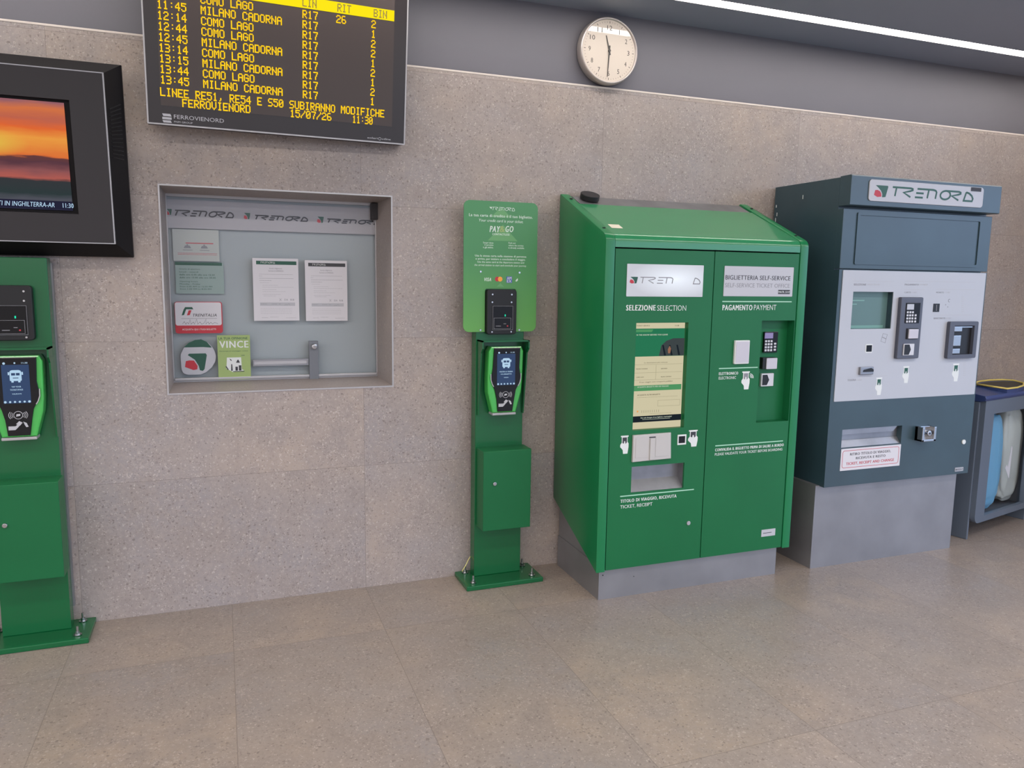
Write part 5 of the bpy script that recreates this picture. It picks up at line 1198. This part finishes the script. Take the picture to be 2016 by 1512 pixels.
obj('keyhole', B().cyl((xm_, DY-.0545, (r_[2]+r_[3])/2+.006), .005, .002), M['black'], o1)
a = FD.at(*k8(1453, 388), DY); obj('door_lock', B().cyl((a[0], DY-.003, a[1]), .014, .008, bev=.002), M['white'], bf_)
r_ = Dd(k8, (1382, 608), (1450, 634)); o1 = obj('serial_plate', B().prism(rr(*r_, .003), DY-.002, DY), M['alu'], bf_); obj('serial_number', B().text('00123-C', r_[0]+.004, r_[1]-.004, r_[2]+.006, r_[3]-.008, DY-.002, .02), M['ink'], o1)

# ------------------------------------------------------------------ recycling bin at the right edge
FR = Fr((4.382, -.470, 0.0), math.radians(13))
rb = thing('recycling_bin', FR, 'grey recycling bin with clear front pane and blue lid beside the dark ticket machine', 'bin')
BWd, BD, BT = .80, .26, .905
obj('side_panel', B().box(0.0, .018, .012, BD, .0, BT-.02, .003), M['bin_grey'], rb)
obj('side_panel', B().box(BWd-.018, BWd, .012, BD, .0, BT-.02, .003), M['bin_grey'], rb)
obj('back_panel', B().box(.018, BWd-.018, BD-.015, BD, .0, BT-.02), M['bin_grey'], rb)
obj('floor_panel', B().box(.018, BWd-.018, .04, BD-.015, .10, .115), M['bin_grey'], rb)
px0, pz1 = FR.at(1953.5, 814.7, -.01); px0b, pz0 = FR.at(1936, 1013.8, -.01)
px0 = (px0+px0b)/2
dr = B().plate(rr(.016, BWd, .105, BT-.012, (.05, .05, .004, .004)), [rc((px0, BWd-.12, pz0, pz1))], -.018, .012)
do = obj('door', dr, M['bin_grey'], rb)
obj('clear_pane', B().box(px0-.005, BWd-.115, .004, .007, pz0-.005, pz1+.005), M['bin_glass'], do)
lid = B().prism([(-.022, BT-.010), (-.028, BT+.004), (-.020, BT+.020), (BD*.5, BT+.040), (BD, BT+.045), (BD, BT-.018), (0.012, BT-.018)], -.004, BWd+.004, .003, axis='x')
lo = obj('lid', lid, M['bin_blue'], rb)
ring = [(.255, .165), (.32, .195), (.42, .212), (.54, .210), (.66, .185), (.72, .14), (.66, .05), (.54, .0), (.40, -.022), (.275, -.018), (.262, .07)]
zr_ = BT+.050
obj('aperture_rim', B().tube([(x, y, zr_+.01*(y/.2)) for x, y in ring+[ring[0]]], .006, 8), M['rim_yellow'], lo, smooth=True)
obj('aperture_collar', B().prism([(x, y) for x, y in ring], BT+.0, zr_-.004, axis='z'), M['bin_blue'], lo)
obj('aperture_mouth', B().prism([(x, y) for x, y in [((px_-.48)*.95+.48, (py_-.10)*.93+.10) for px_, py_ in ring]], zr_-.003, zr_-.001, axis='z'), M['black'], lo)
def bag(name, cx, cy, cz, rx, ry, rz, mat, label, seed):
    t = bmesh.new(); bmesh.ops.create_icosphere(t, subdivisions=5, radius=1)
    R = random.Random(seed); ks_ = [(Vector((R.uniform(-1, 1), R.uniform(-1, 1), R.uniform(-.5, .5)))*R.uniform(3, 9), R.uniform(0, 6)) for _ in range(9)]
    for v in t.verts:
        n = v.co.copy(); d = sum(abs(math.sin(n.dot(k_)+p_))-.6 for k_, p_ in ks_)/9
        s_ = 1+.30*d; f_ = lambda q_: math.copysign(abs(q_)**.55, q_)
        v.co = Vector((f_(n.x)*rx*s_, f_(n.y)*ry*s_, f_(n.z)*rz*s_))
    b_ = B(); b_.merge(t); o = obj(name, b_, mat, smooth=True); tag(o, label, 'bag')
    o.location = FR.m @ Vector((cx, cy, cz)) + FR.o; o.rotation_euler = (0, 0, FR.yaw)
    return o
zc_ = (pz0+pz1)/2
bag('rubbish_bag', .285, .105, zc_-.02, .185, .068, .32, M['bag_blue'], 'crumpled blue plastic bag behind the clear pane of the bin', 4)
bag('rubbish_bag', .635, .115, zc_-.01, .120, .070, .32, M['bag_grey'], 'crumpled grey plastic bag behind the clear pane of the bin', 9)
wp = B(); A0 = .44
wp.prism([(A0+.04, zc_+.08), (A0+.055, zc_+.07), (A0+.05, zc_-.14), (A0-.02, zc_-.06), (A0, zc_-.04), (A0+.018, zc_-.06)], .008, .010)
o1 = obj('paper_scrap', wp, M['paper']); tag(o1, 'white paper scrap pressed against the pane of the bin', 'paper'); place(o1, FR)
